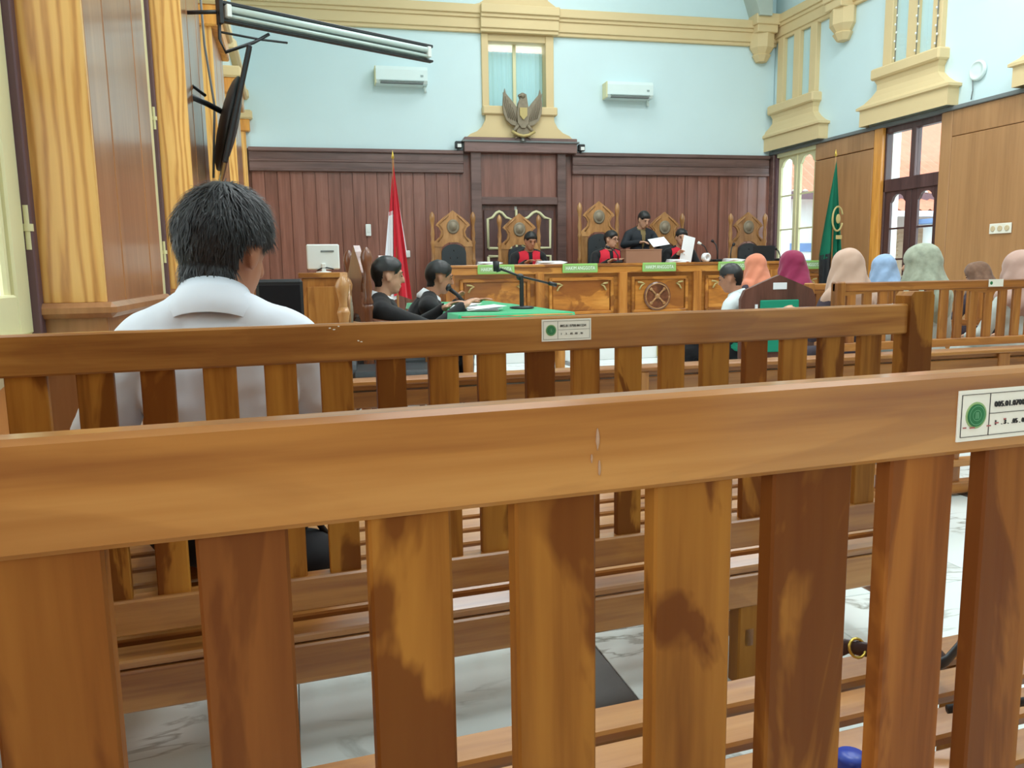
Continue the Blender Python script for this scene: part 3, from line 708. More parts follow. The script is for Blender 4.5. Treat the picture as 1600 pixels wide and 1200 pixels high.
MB().lathe([(.0304, .055), (.0306, .06), (.0306, .098), (.0304, .10)], 20, None, 1, 1, True, False).build('wrap_label', 'bottle_label', bt)
MB().lathe([(.0307, .066), (.0309, .07), (.0309, .088), (.0307, .09)], 20, None, 1, 1, True, False).build('label_band', 'label_teal', bt)
MB().lathe([(.0165, .140), (.0168, .142), (.0168, .158), (.0155, .163), (.003, .1635)], 20).build('cap', 'cap_blue', bt)
# black bag beside the man
bb = empty('black_bag', BP(.085, 1.76, .355), BANG, 'soft black bag on the second bench beside the man', 'bag')
MB().ell((0, 0, .05), (.075, .09, .06), 16, 10).build('body', 'trousers', bb); MB().tube([(-.05, -.03, .09), (-.03, -.02, .13), (.03, .0, .13), (.05, .03, .09)], .008, 8).build('handle', 'trousers', bb)

# ================================================================ BAR RAILING
bar = empty('bar_railing', (0, 2.8, 0), 0, 'low wooden bar railing with balusters dividing gallery and court', 'railing')
bx('cap_rail', (-.5, -.035, .640), (6.6, .06, .660), 'bar_x', bar, .005); bx('upper_rail', (-.5, -.014, .622), (6.6, .04, .640), 'bar_x', bar, .003)
bx('face_rail', (-.5, -.022, .560), (6.6, .045, .618), 'bar_x', bar, .004)
bx('lower_rail', (-.5, -.02, .135), (6.6, .04, .165), 'bar_x', bar, .004); bx('bottom_rail', (-.5, -.022, .012), (6.6, .045, .062), 'bar_x', bar, .004)
me = MB().lathe([(.016, 0), (.022, .05), (.014, .09), (.024, .2), (.014, .32), (.022, .37), (.016, .40)], 10).mesh('baluster')
mf = MB().box((0, 0, 0), (.045, .03, .08), None, .003).mesh('foot_block')
k = 0; x = -.42
while x < 6.5:
    obj('baluster', me, 'bar_z', bar, (x, .012, .162)); obj('foot_block', mf, 'bar_z', bar, (x, .012, .098)); x += .13
for x in (-.5, 1.25, 3.0, 4.8, 6.55): bx('bar_post', (x, -.03, 0), (x+.06, .05, .64), 'bar_z', bar, .004)

# ================================================================ GALLERY BENCHES ON THE COURT SIDE
def side_bench(x0, y0, L, label, top=.935, group='benches for the spectators'):
    b = empty('bench', (x0, y0, 0), 0, label, 'bench', group)
    bx('top_rail', (0, 0, top-.055), (L, .028, top), 'bar_x', b, .006)
    n = int(L/1.3)+1
    for k in range(n):          # shallow arches under the rail
        a = .04+(L-.08)*k/n; d = .04+(L-.08)*(k+1)/n; m = 10
        pts = [(a, top-.054), (d, top-.054)]+[(d-(d-a)*j/m, top-.054-.028*(abs(j/m-.5)*2)**2.2) for j in range(m+1)]
        MB().prism(pts, .002, .026).build('arched_rail', 'bar_x', b)
    me = MB().box((0, 0, 0), (.062, .02, top-.60), None, .003).mesh('back_slat'); x = .09
    while x < L-.08:
        obj('back_slat', me, 'bar_z', b, (x+.03, .014, (top-.04+.55)/2)); x += .113
    bx('lower_back_rail', (0, -.006, .525), (L, .034, .575), 'bar_x', b, .004)
    for s in (0, L-.07):
        bx('post', (s, -.01, 0), (s+.07, .045, top+.006), 'bar_z', b, .008); bx('front_leg', (s, .40, 0), (s+.06, .45, .62), 'bar_z', b, .005)
        bx('arm_rest', (s, .0, .62), (s+.066, .48, .65), 'teak_y', b, .01)
    bx('rear_apron', (.05, .012, .30), (L-.05, .036, .38), 'bar_x', b, .004); bx('front_apron', (.05, .41, .30), (L-.05, .43, .38), 'bar_x', b, .004)
    me = MB().box((0, 0, 0), (L-.04, .062, .02), None, .003).mesh('seat_slat')
    for k in range(6): obj('seat_slat', me, 'bar_x', b, (L/2, .06+.07*k, .395))
    return b
sb = side_bench(3.08, 4.0, 3.3, 'slatted bench with an arched top rail under the pale headscarves')
fb = side_bench(3.86, 5.35, 2.5, 'farther slatted bench under the maroon and blue headscarves', .90)
M_ = empty('inventory_sticker', (3.955+.3, 3.997, .913), 0, 'tiny inventory sticker on the arched spectators bench', 'sticker', 'inventory stickers on the benches')
bx('paper', (-.057, -.0012, -.023), (.057, 0, .023), 'sticker', M_); MB().lathe([(.011, 0), (.011, .001)], 18).build('seal', 'stamp_green', M_, (-.036, -.0005, 0), (R(90), 0, 0))

# ================================================================ COURT FURNITURE
# ---------- judges' desk
dk = empty('judges_desk', CT(2.35, 2.3, .36), BA, 'long carved wooden judges desk on the white platform', 'desk')
DL, DH = 5.3, .755
bx('desk_top', (-.04, -.05, DH-.035), (DL+.04, .62, DH), 'desk_x', dk, .008)
bx('top_moulding', (-.02, -.03, DH-.12), (DL+.02, .02, DH-.035), 'desk_x', dk, .006)
bx('carcass', (.02, .02, .0), (DL-.02, .28, DH-.06), 'desk_x', dk)
for x in (.02, DL-.06): bx('end_panel', (x, .28, 0), (x+.04, .58, DH-.035), 'desk_x', dk)
bx('plinth', (-.01, -.02, 0), (DL+.01, .03, .10), 'desk_x', dk, .006)
for s in (.08, 1.19, 2.27, 3.28, 4.36, 5.20): MB().box((0, 0, 0), (.11, .07, DH-.2), None, .006).build('pilaster', 'desk_z', dk, (s, -.005, (DH-.2)/2+.09))
bays = [(.15, 1.12), (1.26, 2.20), (2.34, 3.21), (3.35, 4.29), (4.43, 5.13)]
for k, (a, b) in enumerate(bays):
    bx('panel', (a+.10, -.0, .17), (b-.10, .024, DH-.21), 'desk_x', dk, .004)
    for (c0, c1, z0, z1) in ((a+.05, b-.05, DH-.21, DH-.17), (a+.05, b-.05, .13, .17), (a+.05, a+.09, .13, DH-.17), (b-.09, b-.05, .13, DH-.17)):
        bx('panel_moulding', (c0, -.022, z0), (c1, .02, z1), 'desk_x', dk, .008)
    for (cx, q) in ((a+.13, 1), (b-.13, -1)):
        MB().tube([(cx, -.02, DH-.24), (cx+q*.05, -.025, DH-.245), (cx+q*.09, -.02, DH-.26), (cx+q*.05, -.022, DH-.28), (cx+q*.02, -.02, DH-.33)], .011, 6).build('corner_carving', 'gold', dk)
em = MB().lathe([(.18, 0), (.18, .02), (.165, .03), (.15, .022), (.0, .022)], 32, None, 1, 1, False).build('emblem_disc', 'carved_dark', dk, (2.73, -.012, .335), (R(90), 0, 0))
for k in range(4):
    a = PI/4+PI/2*k
    MB().tube([(.02*math.cos(a), .02*math.sin(a), .026), (.12*math.cos(a), .12*math.sin(a), .03)], .012, 6).ell((.125*math.cos(a), .125*math.sin(a), .028), (.022, .022, .012), 10, 6).build('emblem_ray', 'carved', em)
MB().lathe([(.035, .02), (.03, .036), (.0, .04)], 14).build('emblem_boss', 'carved', em)
MB().tube([(.158*math.cos(2*PI*k/32), .158*math.sin(2*PI*k/32), .026) for k in range(33)], .008, 6).build('emblem_rim', 'carved', em)
# ---------- name plates
plates = [(2.76, 3.22), (3.82, 4.28), (4.87, 5.32), (5.9, 6.36), (6.95, 7.41)]
pl_lab = ['farthest left along the desk, behind the table microphone', 'below the spectacled judge with the microphone', 'above the round carved emblem', 'below the cluster of desk microphones', 'at the far end by the green flag']
tm = text_mesh('HAKIM ANGGOTA', .06)
for k, (a, b) in enumerate(plates):
    r = empty('name_plate', CT((a+b)/2, 2.345, 1.002), BA, 'green name plate %s' % pl_lab[k], 'name plate', 'green name plates on the judges desk')
    MB().box((0, 0, .058), (.455, .022, .112), None, .008).build('plate', 'plate_green', r)
    bx('face', (-.205, -.0125, .022), (.205, -.0105, .094), 'stamp_pale', r)
    o = obj('lettering', tm, 'letter_white', r, (0, -.0135, .057), (R(90), 0, 0)); o.scale = (.39/.52, 1, 1)

# ---------- carved high-back chairs
def throne(label, loc, rz, wd=.56, H=1.5, wood_='carved', group='carved high-back chairs'):
    c = empty('carved_chair', loc, rz, label, 'chair', group)       # faces -y
    h = wd/2; zt = H
    prof = [(.028, 0), (.028, .44), (.034, .46), (.022, .50), (.03, .56), (.022, .62), (.026, .80), (.034, .83), (.024, .86), (.024, H*.70), (.034, H*.72), (.022, H*.75), (.03, H*.80), (.02, H*.86), (.024, H*.89), (.034, H*.925), (.038, H*.95), (.03, H*.975), (.008, H)]
    pm = MB().lathe(prof, 12).mesh('back_post')
    for q in (-1, 1): obj('back_post', pm, wood_, c, (q*h, 0, 0))
    crest = [(0, H+.02), (.05, H-.02), (.13, H-.075), (.215, H-.15), (.235, H-.18), (.19, H-.215), (.165, H-.27), (.18, H-.33), (h-.02, H-.40), (h-.01, H-.47), (.15, H-.47), (.12, H-.44), (.06, H-.41)]
    poly = crest+[(-x, z) for x, z in reversed(crest[1:])]
    poly = [(x, z) for x, z in poly]
    MB().prism(poly+[], -.02, .02).build('crest', wood_, c)
    MB().lathe([(.085, 0), (.085, .012), (.07, .018), (.055, .01), (.05, .02), (0, .024)], 20, None, 1, 1.15).build('crest_medallion', 'bronze', c, (0, -.02, H-.20), (R(90), 0, 0))
    for q in (-1, 1):
        MB().tube([(q*.06, -.024, H-.05), (q*.13, -.026, H-.11), (q*.19, -.024, H-.17), (q*.14, -.024, H-.24), (q*.15, -.024, H-.32), (q*.21, -.022, H-.40)], .011, 6).build('crest_scroll', wood_, c)
    aw = h*.60
    arch = [(-aw, .48), (aw, .48), (aw, H-.56)]+[(aw*math.cos(t), H-.56+aw*.75*math.sin(t)) for t in [R(15*k) for k in range(1, 12)]]+[(-aw, H-.56)]
    for q in (-1, 1): MB().prism([(q*aw, .46), (q*(h-.02), .46), (q*(h-.02), H-.47), (q*aw*.9, H-.40), (q*aw, H-.56)], -.012, .018).build('side_splat', wood_, c)
    up = MB().prism(arch, -.05, .012).build('back_cushion', 'leather', c)
    for (x, z) in ((-.05, H-.62), (.05, H-.62), (0, H-.52), (-.09, H-.75), (.09, H-.75), (0, H-.72)):
        MB().ell((x, -.052, z), (.011, .006, .011), 8, 5).build('tuft_button', 'black_plastic', up)
    MB().box((0, -.25, .42), (wd-.04, .5, .06), None, .01).build('seat_frame', wood_, c); MB().box((0, -.25, .475), (wd-.08, .46, .07), None, .025).build('seat_cushion', 'leather', c)
    fm = MB().lathe([(.022, 0), (.03, .06), (.02, .1), (.03, .3), (.024, .40), (.03, .62)], 10).mesh('front_leg')
    am = MB().tube([(0, 0, .74), (0, -.12, .72), (0, -.3, .68), (0, -.46, .67), (0, -.52, .64), (0, -.53, .60)], .024, 8).mesh('arm')
    for q in (-1, 1):
        obj('front_leg', fm, wood_, c, (q*(h-.02), -.47, 0)); obj('arm', am, wood_, c, (q*(h-.01), 0, 0))
    return c
clab = ['empty carved chair behind the table microphone, black tufted back', 'carved chair in front of the double door, behind a judge', 'tallest carved chair, behind the spectacled judge', 'carved chair beside the standing clerk, behind a judge', 'empty carved chair next to the cream window']
for (s, H, l) in zip((2.69, 3.62, 4.78, 5.78, 7.11), (1.49, 1.45, 1.62, 1.47, 1.47), clab): throne(l, CT(s, .9, .36), BA, .56, H)
# prosecutors' chairs, side on
throne('dark carved chair the first robed man leans away from', (.40, 5.15, 0), R(90)+.12, .56, 1.19, 'carved_dark', 'dark carved chairs')
throne('dark carved chair of the robed man with the microphone', (.62, 5.78, 0), R(90), .56, 1.14, 'carved_dark', 'dark carved chairs')
throne('pale worn carved chair nearest the gallery, side on', (.27, 4.45, 0), R(90)-.1, .50, 1.02, 'carved', 'dark carved chairs')
# ---------- witness chair
wc = empty('witness_chair', (3.5, 5.2, 0), R(-6), 'dark brown gabled chair with a green back panel and white tag', 'chair')
g = [(-.30, .36), (.30, .36), (.30, .80), (.27, .865), (.14, .92), (.0, .975), (-.14, .92), (-.27, .865), (-.30, .80)]
MB().prism(g, -.02, .02).build('backrest', 'rosewood', wc)
bx('back_panel', (-.15, -.032, .40), (.16, -.016, .79), 'chair_green', wc, .006); bx('tag', (-.05, -.026, .868), (.06, -.0205, .918), 'paper', wc, .002)
bx('seat', (-.28, .02, .40), (.28, .50, .46), 'chair_green', wc, .02); bx('edge_trim', (-.19, -.028, .70), (-.17, -.018, .76), 'paper', wc)
for q in (-1, 1):
    bx('rear_leg', (q*.27-.025, -.02, 0), (q*.27+.025, .03, .40), 'rosewood', wc, .004); bx('front_leg', (q*.27-.025, .44, 0), (q*.27+.025, .49, .64), 'rosewood', wc, .004); bx('arm_rest', (q*.27-.03, -.0, .63), (q*.27+.03, .50, .66), 'rosewood', wc, .008)
# ---------- prosecutors' table
tb = empty('prosecution_table', (1.32, 5.8, 0), 0, 'wooden side table under a green cloth before the robed men', 'table')
bx('table_top', (-.36, -1.15, .735), (.36, 1.15, .77), 'desk_x', tb, .006)
for x in (-.30, .30):
    for y in (-1.05, 1.05): MB().lathe([(.03, 0), (.036, .1), (.024, .16), (.036, .5), (.03, .735)], 10).build('leg', 'desk_z', tb, (x, y, 0))
bx('apron', (-.32, -1.09, .65), (.32, -1.06, .735), 'desk_x', tb, .003); bx('apron', (-.32, 1.06, .65), (.32, 1.09, .735), 'desk_x', tb, .003)
m = MB(); nx, ny = 24, 50
for j in range(ny+1):
    for i in range(nx+1):
        x = -.40+.80*i/nx; y = -1.19+2.38*j/ny; ox = max(0, abs(x)-.37); oy = max(0, abs(y)-1.16)
        m.v.append((x-math.copysign(ox*.7, x), y-math.copysign(oy*.7, y), .774-(ox+oy)*1.6-.004*math.sin(x*40)*math.sin(y*23)*(ox+oy > 0)+.0015*math.sin(y*9+x*14)))
for j in range(ny):
    for i in range(nx): m.f.append([j*(nx+1)+i, j*(nx+1)+i+1, (j+1)*(nx+1)+i+1, (j+1)*(nx+1)+i]); m.sm.append(True)
m.build('tablecloth', 'felt', None, (1.32, 5.8, 0), label='bright green cloth covering the prosecution table', cat='tablecloth')
ms = empty('table_microphone', (1.53, 5.3, .778), 0, 'black boom microphone stand on the green tablecloth', 'microphone')
MB().lathe([(.085, 0), (.085, .008), (.07, .012), (.012, .016)], 24).build('base', 'black_metal', ms); MB().lathe([(.016, .012), (.015, .2)], 12).build('pole', 'black_metal', ms)
MB().ell((-.01, 0, .215), (.028, .02, .024), 12, 8).build('clamp', 'black_metal', ms); MB().tube([(-.15, 0, .272), (.0, 0, .217), (.25, .0, .155)], .008, 8).build('boom', 'black_metal', ms)
MB().tube([(.20, 0, .168), (.255, .0, .154)], .014, 8).build('counterweight', 'black_metal', ms); MB().tube([(-.18, 0, .255), (-.18, 0, .285), (-.18, 0, .325)], [.02, .022, .024], 12).build('mic_head', 'black_plastic', ms); MB().tube([(-.15, 0, .27), (-.18, 0, .262)], .014, 8).build('mic_clip', 'black_metal', ms)
for k, (x, y, rz, lb) in enumerate(((1.13, 5.62, .3, 'white papers spread on the green cloth by the robed men'), (1.22, 5.18, -.2, 'second sheaf of papers on the green cloth, nearer the gallery'))):
    p = empty('paper_sheaf', (x, y, .779), rz, lb, 'papers', 'papers on the green table')
    for j in range(3): MB().box((0, 0, 0), (.21, .297, .002), Matrix.Rotation(.12*j, 4, 'Z') @ Matrix.Rotation(-.04*j, 4, 'Y')).build('sheet', 'paper', p, (.01*j, .008*j, .003+.008*j))
# ---------- clerk's cabinet with a monitor
cb = empty('side_cabinet', (.28, 7.6, 0), 0, 'wooden cabinet below the white monitor', 'cabinet')
bx('body', (-.20, 0, .0), (.20, .45, 1.0), 'desk_z', cb, .006); bx('top', (-.23, -.03, 1.0), (.24, .48, 1.05), 'desk_x', cb, .006); bx('door', (-.16, -.018, .08), (.17, .0, .92), 'desk_z', cb, .005); MB().ell((.13, -.03, .5), (.014, .014, .014), 8, 6).build('knob', 'brass', cb)
mo = empty('monitor', (.285, 7.72, 1.05), 0, 'white computer monitor seen from behind on the cabinet', 'monitor')
MB().box((0, 0, .145), (.30, .04, .235), None, .01).build('casing', 'white_plastic', mo); bx('vent', (-.02, -.026, .19), (.10, -.019, .205), 'cable', mo); MB().box((0, -.03, .04), (.04, .03, .09), None, .006).build('stand_neck', 'white_plastic', mo); MB().lathe([(.07, 0), (.07, .008), (.02, .014)], 16).build('stand_foot', 'white_plastic', mo)
MB().tube([(-.06, -.03, .02), (-.02, -.04, .04), (.03, -.04, .045), (.09, -.03, .03)], .006, 6).build('cable', 'black_plastic', mo)
sp = empty('loudspeaker', (-.10, 6.2, 0), 0, 'tall black loudspeaker cabinet behind the white-shirted man', 'loudspeaker')
MB().box((0, .18, .5), (.34, .34, 1.0), None, .02).build('cabinet', 'black_plastic', sp); MB().box((0, .005, .5), (.30, .012, .92), None, .004).build('grille', 'trousers', sp)

# ================================================================ FLAGS
def flag(name, loc, H, label, cols, widths, zb, rz=0, green=False):
    f = empty(name, loc, rz, label, 'flag')
    MB().lathe([(.12, 0), (.12, .03), (.03, .06)], 16).build('base', 'carved', f); MB().lathe([(.011, .03), (.011, H)], 8).build('pole', 'carved', f); MB().lathe([(.0, H), (.018, H+.02), (.012, H+.05), (.0, H+.10)], 8).build('finial', 'brass', f)
    nz = 40
    def cloth(nm, mat, u0, u1, z_top, z_bot, yo, top_w=.02):
        m = MB(); nu = 24
        for j in range(nz+1):
            z = z_top+(z_bot-z_top)*j/nz; q = min(1, max(0, (H-.04-z)/(H-.04-zb)))
            for i in range(nu+1):
                u = u0+(u1-u0)*i/nu; x = widths[0]*q*u if u < 0 else widths[1]*q*u
                y = yo+.035*q*math.sin(u*9+z*1.5)+.012*math.sin(u*21)*q
                m.v.append((x, y, z-(.06*q*abs(u))))
        for j in range(nz):
            for i in range(nu): m.f.append([j*(nu+1)+i, j*(nu+1)+i+1, (j+1)*(nu+1)+i+1, (j+1)*(nu+1)+i]); m.sm.append(True)
        return m.build(nm, mat, f)
    return f, cloth
f1, cl = flag('national_flag', (1.085, 8.6, 0), 2.22, 'red and white flag hanging from a pole behind the robed men', None, (.19, .17), .75)
cl('red_band', 'flag_red', -.25, .92, 2.2, .80, -.03); cl('white_band', 'flag_white', -1, -.05, 1.70, .76, .0); cl('white_fold', 'flag_white', .6, 1.12, 1.95, 1.30, .03); cl('red_fold', 'flag_red', -.9, .2, 2.2, 1.66, .0)
f2, cl = flag('green_flag', (6.70, 8.8, 0), 2.40, 'furled green flag with a gold emblem by the panelled wall', None, (.22, .12), 1.2)
cl('cloth', 'flag_green', -1, 1, 2.38, 1.16, -.02); cl('dark_hem', 'black_plastic', -1, .55, 1.22, .82, -.02)
MB().tube([(.075*math.cos(a), 0, .15*math.sin(a)) for a in [R(20+10*k) for k in range(33)]], .012, 6).build('emblem_wreath', 'gold', f2, (.0, -.085, 1.63)); MB().ell((0, 0, 0), (.035, .01, .06), 12, 8).build('emblem_centre', 'gold', f2, (.01, -.085, 1.63)); MB().box((0, 0, 0), (.09, .008, .05), None, .003).build('emblem_scroll', 'gold', f2, (.03, -.085, 1.40))

# ================================================================ WALL FITTINGS
def ac(s, z, label):
    a = empty('air_conditioner', CT(s, 0, z), BA, label, 'air conditioner', 'air conditioners on the back wall')
    prof = [(0, 0), (-.17, .01), (-.20, .05), (-.205, .19), (-.19, .235), (0, .24)]
    MB().prism(prof, -.36, .36, None, 'yz').build('casing', 'ac_white', a); bx('side_cap', (-.375, -.20, .0), (-.355, 0, .235), 'cream_paint', a, .01)
    bx('louvre', (-.30, -.205, .008), (.30, -.12, .022), 'cable', a, .003); bx('vent_slot', (-.31, -.2075, .035), (.31, -.196, .05), 'batten', a, .002); bx('display', (.26, -.2085, .10), (.30, -.2, .125), 'batten', a)
    MB().tube([(.33, -.05, .02), (.345, -.04, -.08)], .02, 8).build('drain_pipe', 'ac_white', a)
ac(2.13, 3.66, 'white air conditioner below the long tube lamp'); ac(5.52, 3.57, 'white air conditioner with an open louvre, beyond the eagle emblem')
ga = empty('eagle_emblem', CT(3.865, .17, 2.95), BA, 'bronze spread-winged eagle emblem on the door cornice', 'emblem')
MB().prism([(-.06, .62), (-.04, .56), (-.07, .50), (-.09, .36), (-.08, .22), (-.03, .15), (.03, .15), (.08, .22), (.09, .36), (.07, .50), (.05, .62), (.0, .64)], -.05, .03).build('body', 'bronze', ga); MB().ell((-.005, -.03, .60), (.045, .05, .045), 12, 8).build('head', 'bronze', ga); MB().tube([(-.03, -.06, .60), (-.085, -.065, .585)], [.018, .003], 8).build('beak', 'bronze', ga)
for q in (-1, 1):
    wing = [(.06, .40), (.13, .50), (.20, .58), (.245, .63), (.262, .70), (.285, .60), (.295, .48), (.285, .36), (.24, .26), (.17, .20), (.09, .18), (.05, .25)]
    w_ = MB().prism([(q*x, z) for x, z in wing], -.015, .02).build('wing', 'bronze', ga)
    for k in range(5): MB().tube([(q*(.09+.03*k), -.02, .24+.012*k), (q*(.12+.035*k), -.022, .34+.03*k), (q*(.15+.035*k), -.02, .44+.05*k)], .007, 5).build('feather', 'bronze', w_)
    MB().tube([(q*.06, -.01, .20), (q*.12, -.02, .13), (q*.16, -.03, .09)], [.035, .025, .015], 8).build('leg', 'bronze', ga)
MB().prism([(-.055, .43), (.055, .43), (.055, .32), (0, .26), (-.055, .32)], -.075, -.045).build('shield', 'gold', ga); MB().prism([(-.07, .17), (.07, .17), (.12, .0), (.05, .03), (0, -.0), (-.05, .03), (-.12, .0)], -.02, .02).build('tail', 'bronze', ga)
MB().tube([(-.17, -.04, .10), (-.08, -.05, .05), (0, -.05, .035), (.08, -.05, .05), (.17, -.04, .10)], .022, 8).build('ribbon', 'gold', ga); MB().lathe([(.05, -.03), (.03, .0), (.03, .05)], 12).build('mount', 'steel', ga)
for s, z, lb in ((2.92, 2.80, 'small box spotlight at the near end of the door cornice'), (4.78, 2.79, 'small dark spotlight at the far end of the door cornice')):
    q = empty('spotlight', CT(s, .10, z), BA, lb, 'spotlight'); MB().box((0, 0, .06), (.10, .08, .10), None, .01).build('housing', 'black_metal', q); MB().box((.01, -.044, .045), (.06, .008, .05), None, .003).build('lens', 'white_plastic', q); bx('bracket', (-.01, -.01, -.02), (.01, .08, .02), 'black_metal', q)
for s, z, h_, lb in ((1.59, 1.57, .17, 'tall white switch box on the dark panelling'), (2.14, 1.26, .10, 'square white socket beside the red and white flag'), (4.48, 1.40, .14, 'white wall fitting beside the double door')):
    q = empty('wall_switch', CT(s, .03, z), BA, lb, 'switch'); MB().box((0, -.012, h_/2), (.075, .03, h_), None, .008).build('plate', 'white_plastic', q); MB().box((0, -.03, h_/2), (.03, .01, h_*.4), None, .003).build('rocker', 'white_plastic', q)
so = empty('socket_plate', (XR-.035, 7.0, 1.36), 0, 'pale triple socket plate on the light wood panelling', 'socket')
bx('plate', (-.012, -.14, 0), (0, .14, .11), 'sticker', so, .004)
for k in range(3): MB().lathe([(.03, 0), (.03, .006), (.022, .003)], 14).build('outlet', 'old_tape', so, (-.012, -.09+.09*k, .055), (0, R(-90), 0))
wf = empty('wall_disc', (XR-.01, 7.46, 3.17), 0, 'round white fixture with a hanging cord on the pale upper wall', 'fixture')
MB().lathe([(.11, 0), (.11, .02), (.09, .035), (.085, .028), (.04, .03), (0, .03)], 28).build('disc', 'ac_white', wf, (0, 0, 0), (0, R(-90), 0)); MB().tube([(-.012, .06, -.09), (-.012, .05, -.2), (-.012, .065, -.3)], .006, 6).build('cord', 'cable', wf)
# ---------- tube lamp on a bracket
tl = empty('tube_lamp', (-.335, 5.2, 2.525), math.atan2(.66, 1.38), 'long twin tube lamp on a black bracket reaching out from the panelled wall', 'lamp')
LL = math.hypot(1.38, .66)
bx('top_channel', (0, -.02, .098), (LL, .025, .118), 'black_metal', tl, .003); bx('bottom_channel', (0, -.02, .0), (LL, .025, .014), 'black_metal', tl, .003); bx('reflector', (.03, .0, .014), (LL-.02, .02, .098), 'batten', tl, .003)
for z, m_ in ((.072, 'tube_glass'), (.032, 'tube_glass')): MB().tube([(.05, -.03, z), (LL-.06, -.03, z)], .018 if z > .05 else .010, 12).build('tube', m_, tl)
for x in (.04, LL-.05): bx('lamp_holder', (x-.015, -.05, .022), (x+.015, .0, .094), 'white_plastic', tl, .004)
bx('end_plate', (-.012, -.03, -.015), (.012, .03, .128), 'black_metal', tl, .002)
MB().tube([(.0, 0, .16), (-.01, .0, -.10), (.02, .0, -.17), (.2, .0, -.085), (.3, .0, -.02)], .011, 6).build('bracket_brace', 'black_metal', tl); MB().tube([(-.01, 0, -.06), (.25, 0, -.06), (.42, .0, -.05)], .007, 6).build('tie_rod', 'black_metal', tl)
MB().tube([(-.02, .0, .16), (-.06, .02, .45), (-.10, .03, .8)], .014, 6).build('bracket_pole', 'black_metal', tl); MB().tube([(-.02, .0, .05), (-.10, .07, .05), (-.2, .16, .05)], .012, 6).build('wall_arm', 'black_metal', tl)
# ---------- television on a wall arm
tv = empty('television', (-.37, 5.55, 1.93), 0, 'flat black television tilted on an arm from the panelled wall', 'television')
Mt = (R(0), R(15), R(6.0))
pn = MB().box((0, 0, .10), (.03, 1.05, .70), None, .008).build('screen_panel', 'screen_dark', tv, (0.03, 0, 0), Mt)
MB().ell((-.025, 0, .06), (.06, .44, .30), 16, 10).build('rear_housing', 'black_plastic', pn); bx('screen', (.0155, -.51, -.23), (.0165, .51, .43), 'screen_dark', pn)
MB().tube([(-.16, -.35, .16), (-.08, -.2, .15), (0, -.05, .13)], .018, 8).build('arm', 'black_metal', tv); MB().tube([(-.16, -.35, .16), (-.16, -.30, .24), (-.09, -.2, .20)], .010, 6).build('arm_strut', 'black_metal', tv)
bx('wall_plate', (-.165, -.42, .02), (-.15, -.28, .30), 'black_metal', tv, .003)
MB().tube([(XP+.01, 6.05, 3.0), (XP+.02, 6.02, 2.6), (XP+.06, 6.0, 2.2), (XP+.03, 5.9, 1.7)], .008, 6).build('wall_cable', 'cable', None, label='thin grey cable hanging down the wall behind the television', cat='cable')

# ================================================================ ON THE JUDGES' DESK
DZ = .36+DH
def on_desk(s, t): return CT(s, t, DZ)
def goose(name, s, t, h, dx, dy, label, head='black_plastic'):
    g = empty(name, on_desk(s, t), BA, label, 'microphone', 'desk microphones on the judges desk')
    MB().box((0, 0, .02), (.10, .13, .04), None, .012).build('base', 'black_plastic', g)
    pts = [(0, 0, .04), (0, 0, h*.5), (dx*.3, dy*.3, h*.85), (dx*.7, dy*.7, h)]
    MB().tube(pts, .008, 8).build('gooseneck', 'black_metal', g); MB().tube([(dx*.7, dy*.7, h), (dx, dy, h+.02)], [.016, .02], 10).build('mic_head', head, g)
    return g
goose('desk_microphone', 5.95, 1.95, .24, -.14, .0, 'desk microphone with a pale tip beside the cluster', 'white_plastic'); goose('desk_microphone', 6.12, 1.9, .27, -.06, .06, 'tallest desk microphone of the cluster'); goose('desk_microphone', 6.30, 1.92, .22, .07, .04, 'desk microphone of the cluster leaning to the window')
goose('desk_microphone', 4.70, 1.92, .20, -.13, .10, 'desk microphone bent toward the spectacled judge'); goose('desk_microphone', 7.05, 1.9, .16, -.05, .05, 'short desk microphone in front of the empty chair by the window')
bxo = empty('document_box', on_desk(5.06, 1.82), BA, 'plain brown box on the desk in front of the standing clerk', 'box'); MB().box((0, 0, .085), (.50, .20, .17), None, .006).build('body', 'box_wood', bxo); bx('lid', (-.255, -.105, .165), (.255, .105, .18), 'box_wood', bxo, .003)
for (s, t, w_, lb) in ((2.95, 2.0, .26, 'stack of white paper on the desk by the first name plate'), (3.75, 2.0, .34, 'open papers under the first judge'), (5.45, 2.05, .22, 'folded white papers beside the brown box'), (6.2, 2.15, .2, 'small white slips below the microphone cluster')):
    p = empty('paper_stack', on_desk(s, t), BA, lb, 'papers', 'papers on the judges desk')
    for j in range(4): MB().box((0, 0, 0), (w_, .21, .006), Matrix.Rotation(.1*j-.15, 4, 'Z') @ Matrix.Rotation(.03*j, 4, 'X')).build('sheet', 'paper', p, (.012*j, 0, .005+.009*j))
tr = empty('tape_roll', on_desk(5.83, 2.15), BA, 'white paper roll standing on the desk edge', 'roll')
MB().lathe([(.03, -.03), (.058, -.03), (.058, .03), (.03, .03), (.03, -.03)], 20, None, 1, 1, True, False).build('roll', 'paper', tr, (0, 0, .06), (R(90), 0, .3))
lp = empty('laptop', on_desk(6.75, 1.9), BA, 'dark laptop on the desk in front of the empty window chair', 'laptop'); MB().box((0, 0, .01), (.32, .22, .018), None, .004).build('base', 'black_plastic', lp); MB().box((0, -.10, .11), (.32, .012, .20), None, .004).build('lid', 'black_plastic', lp)

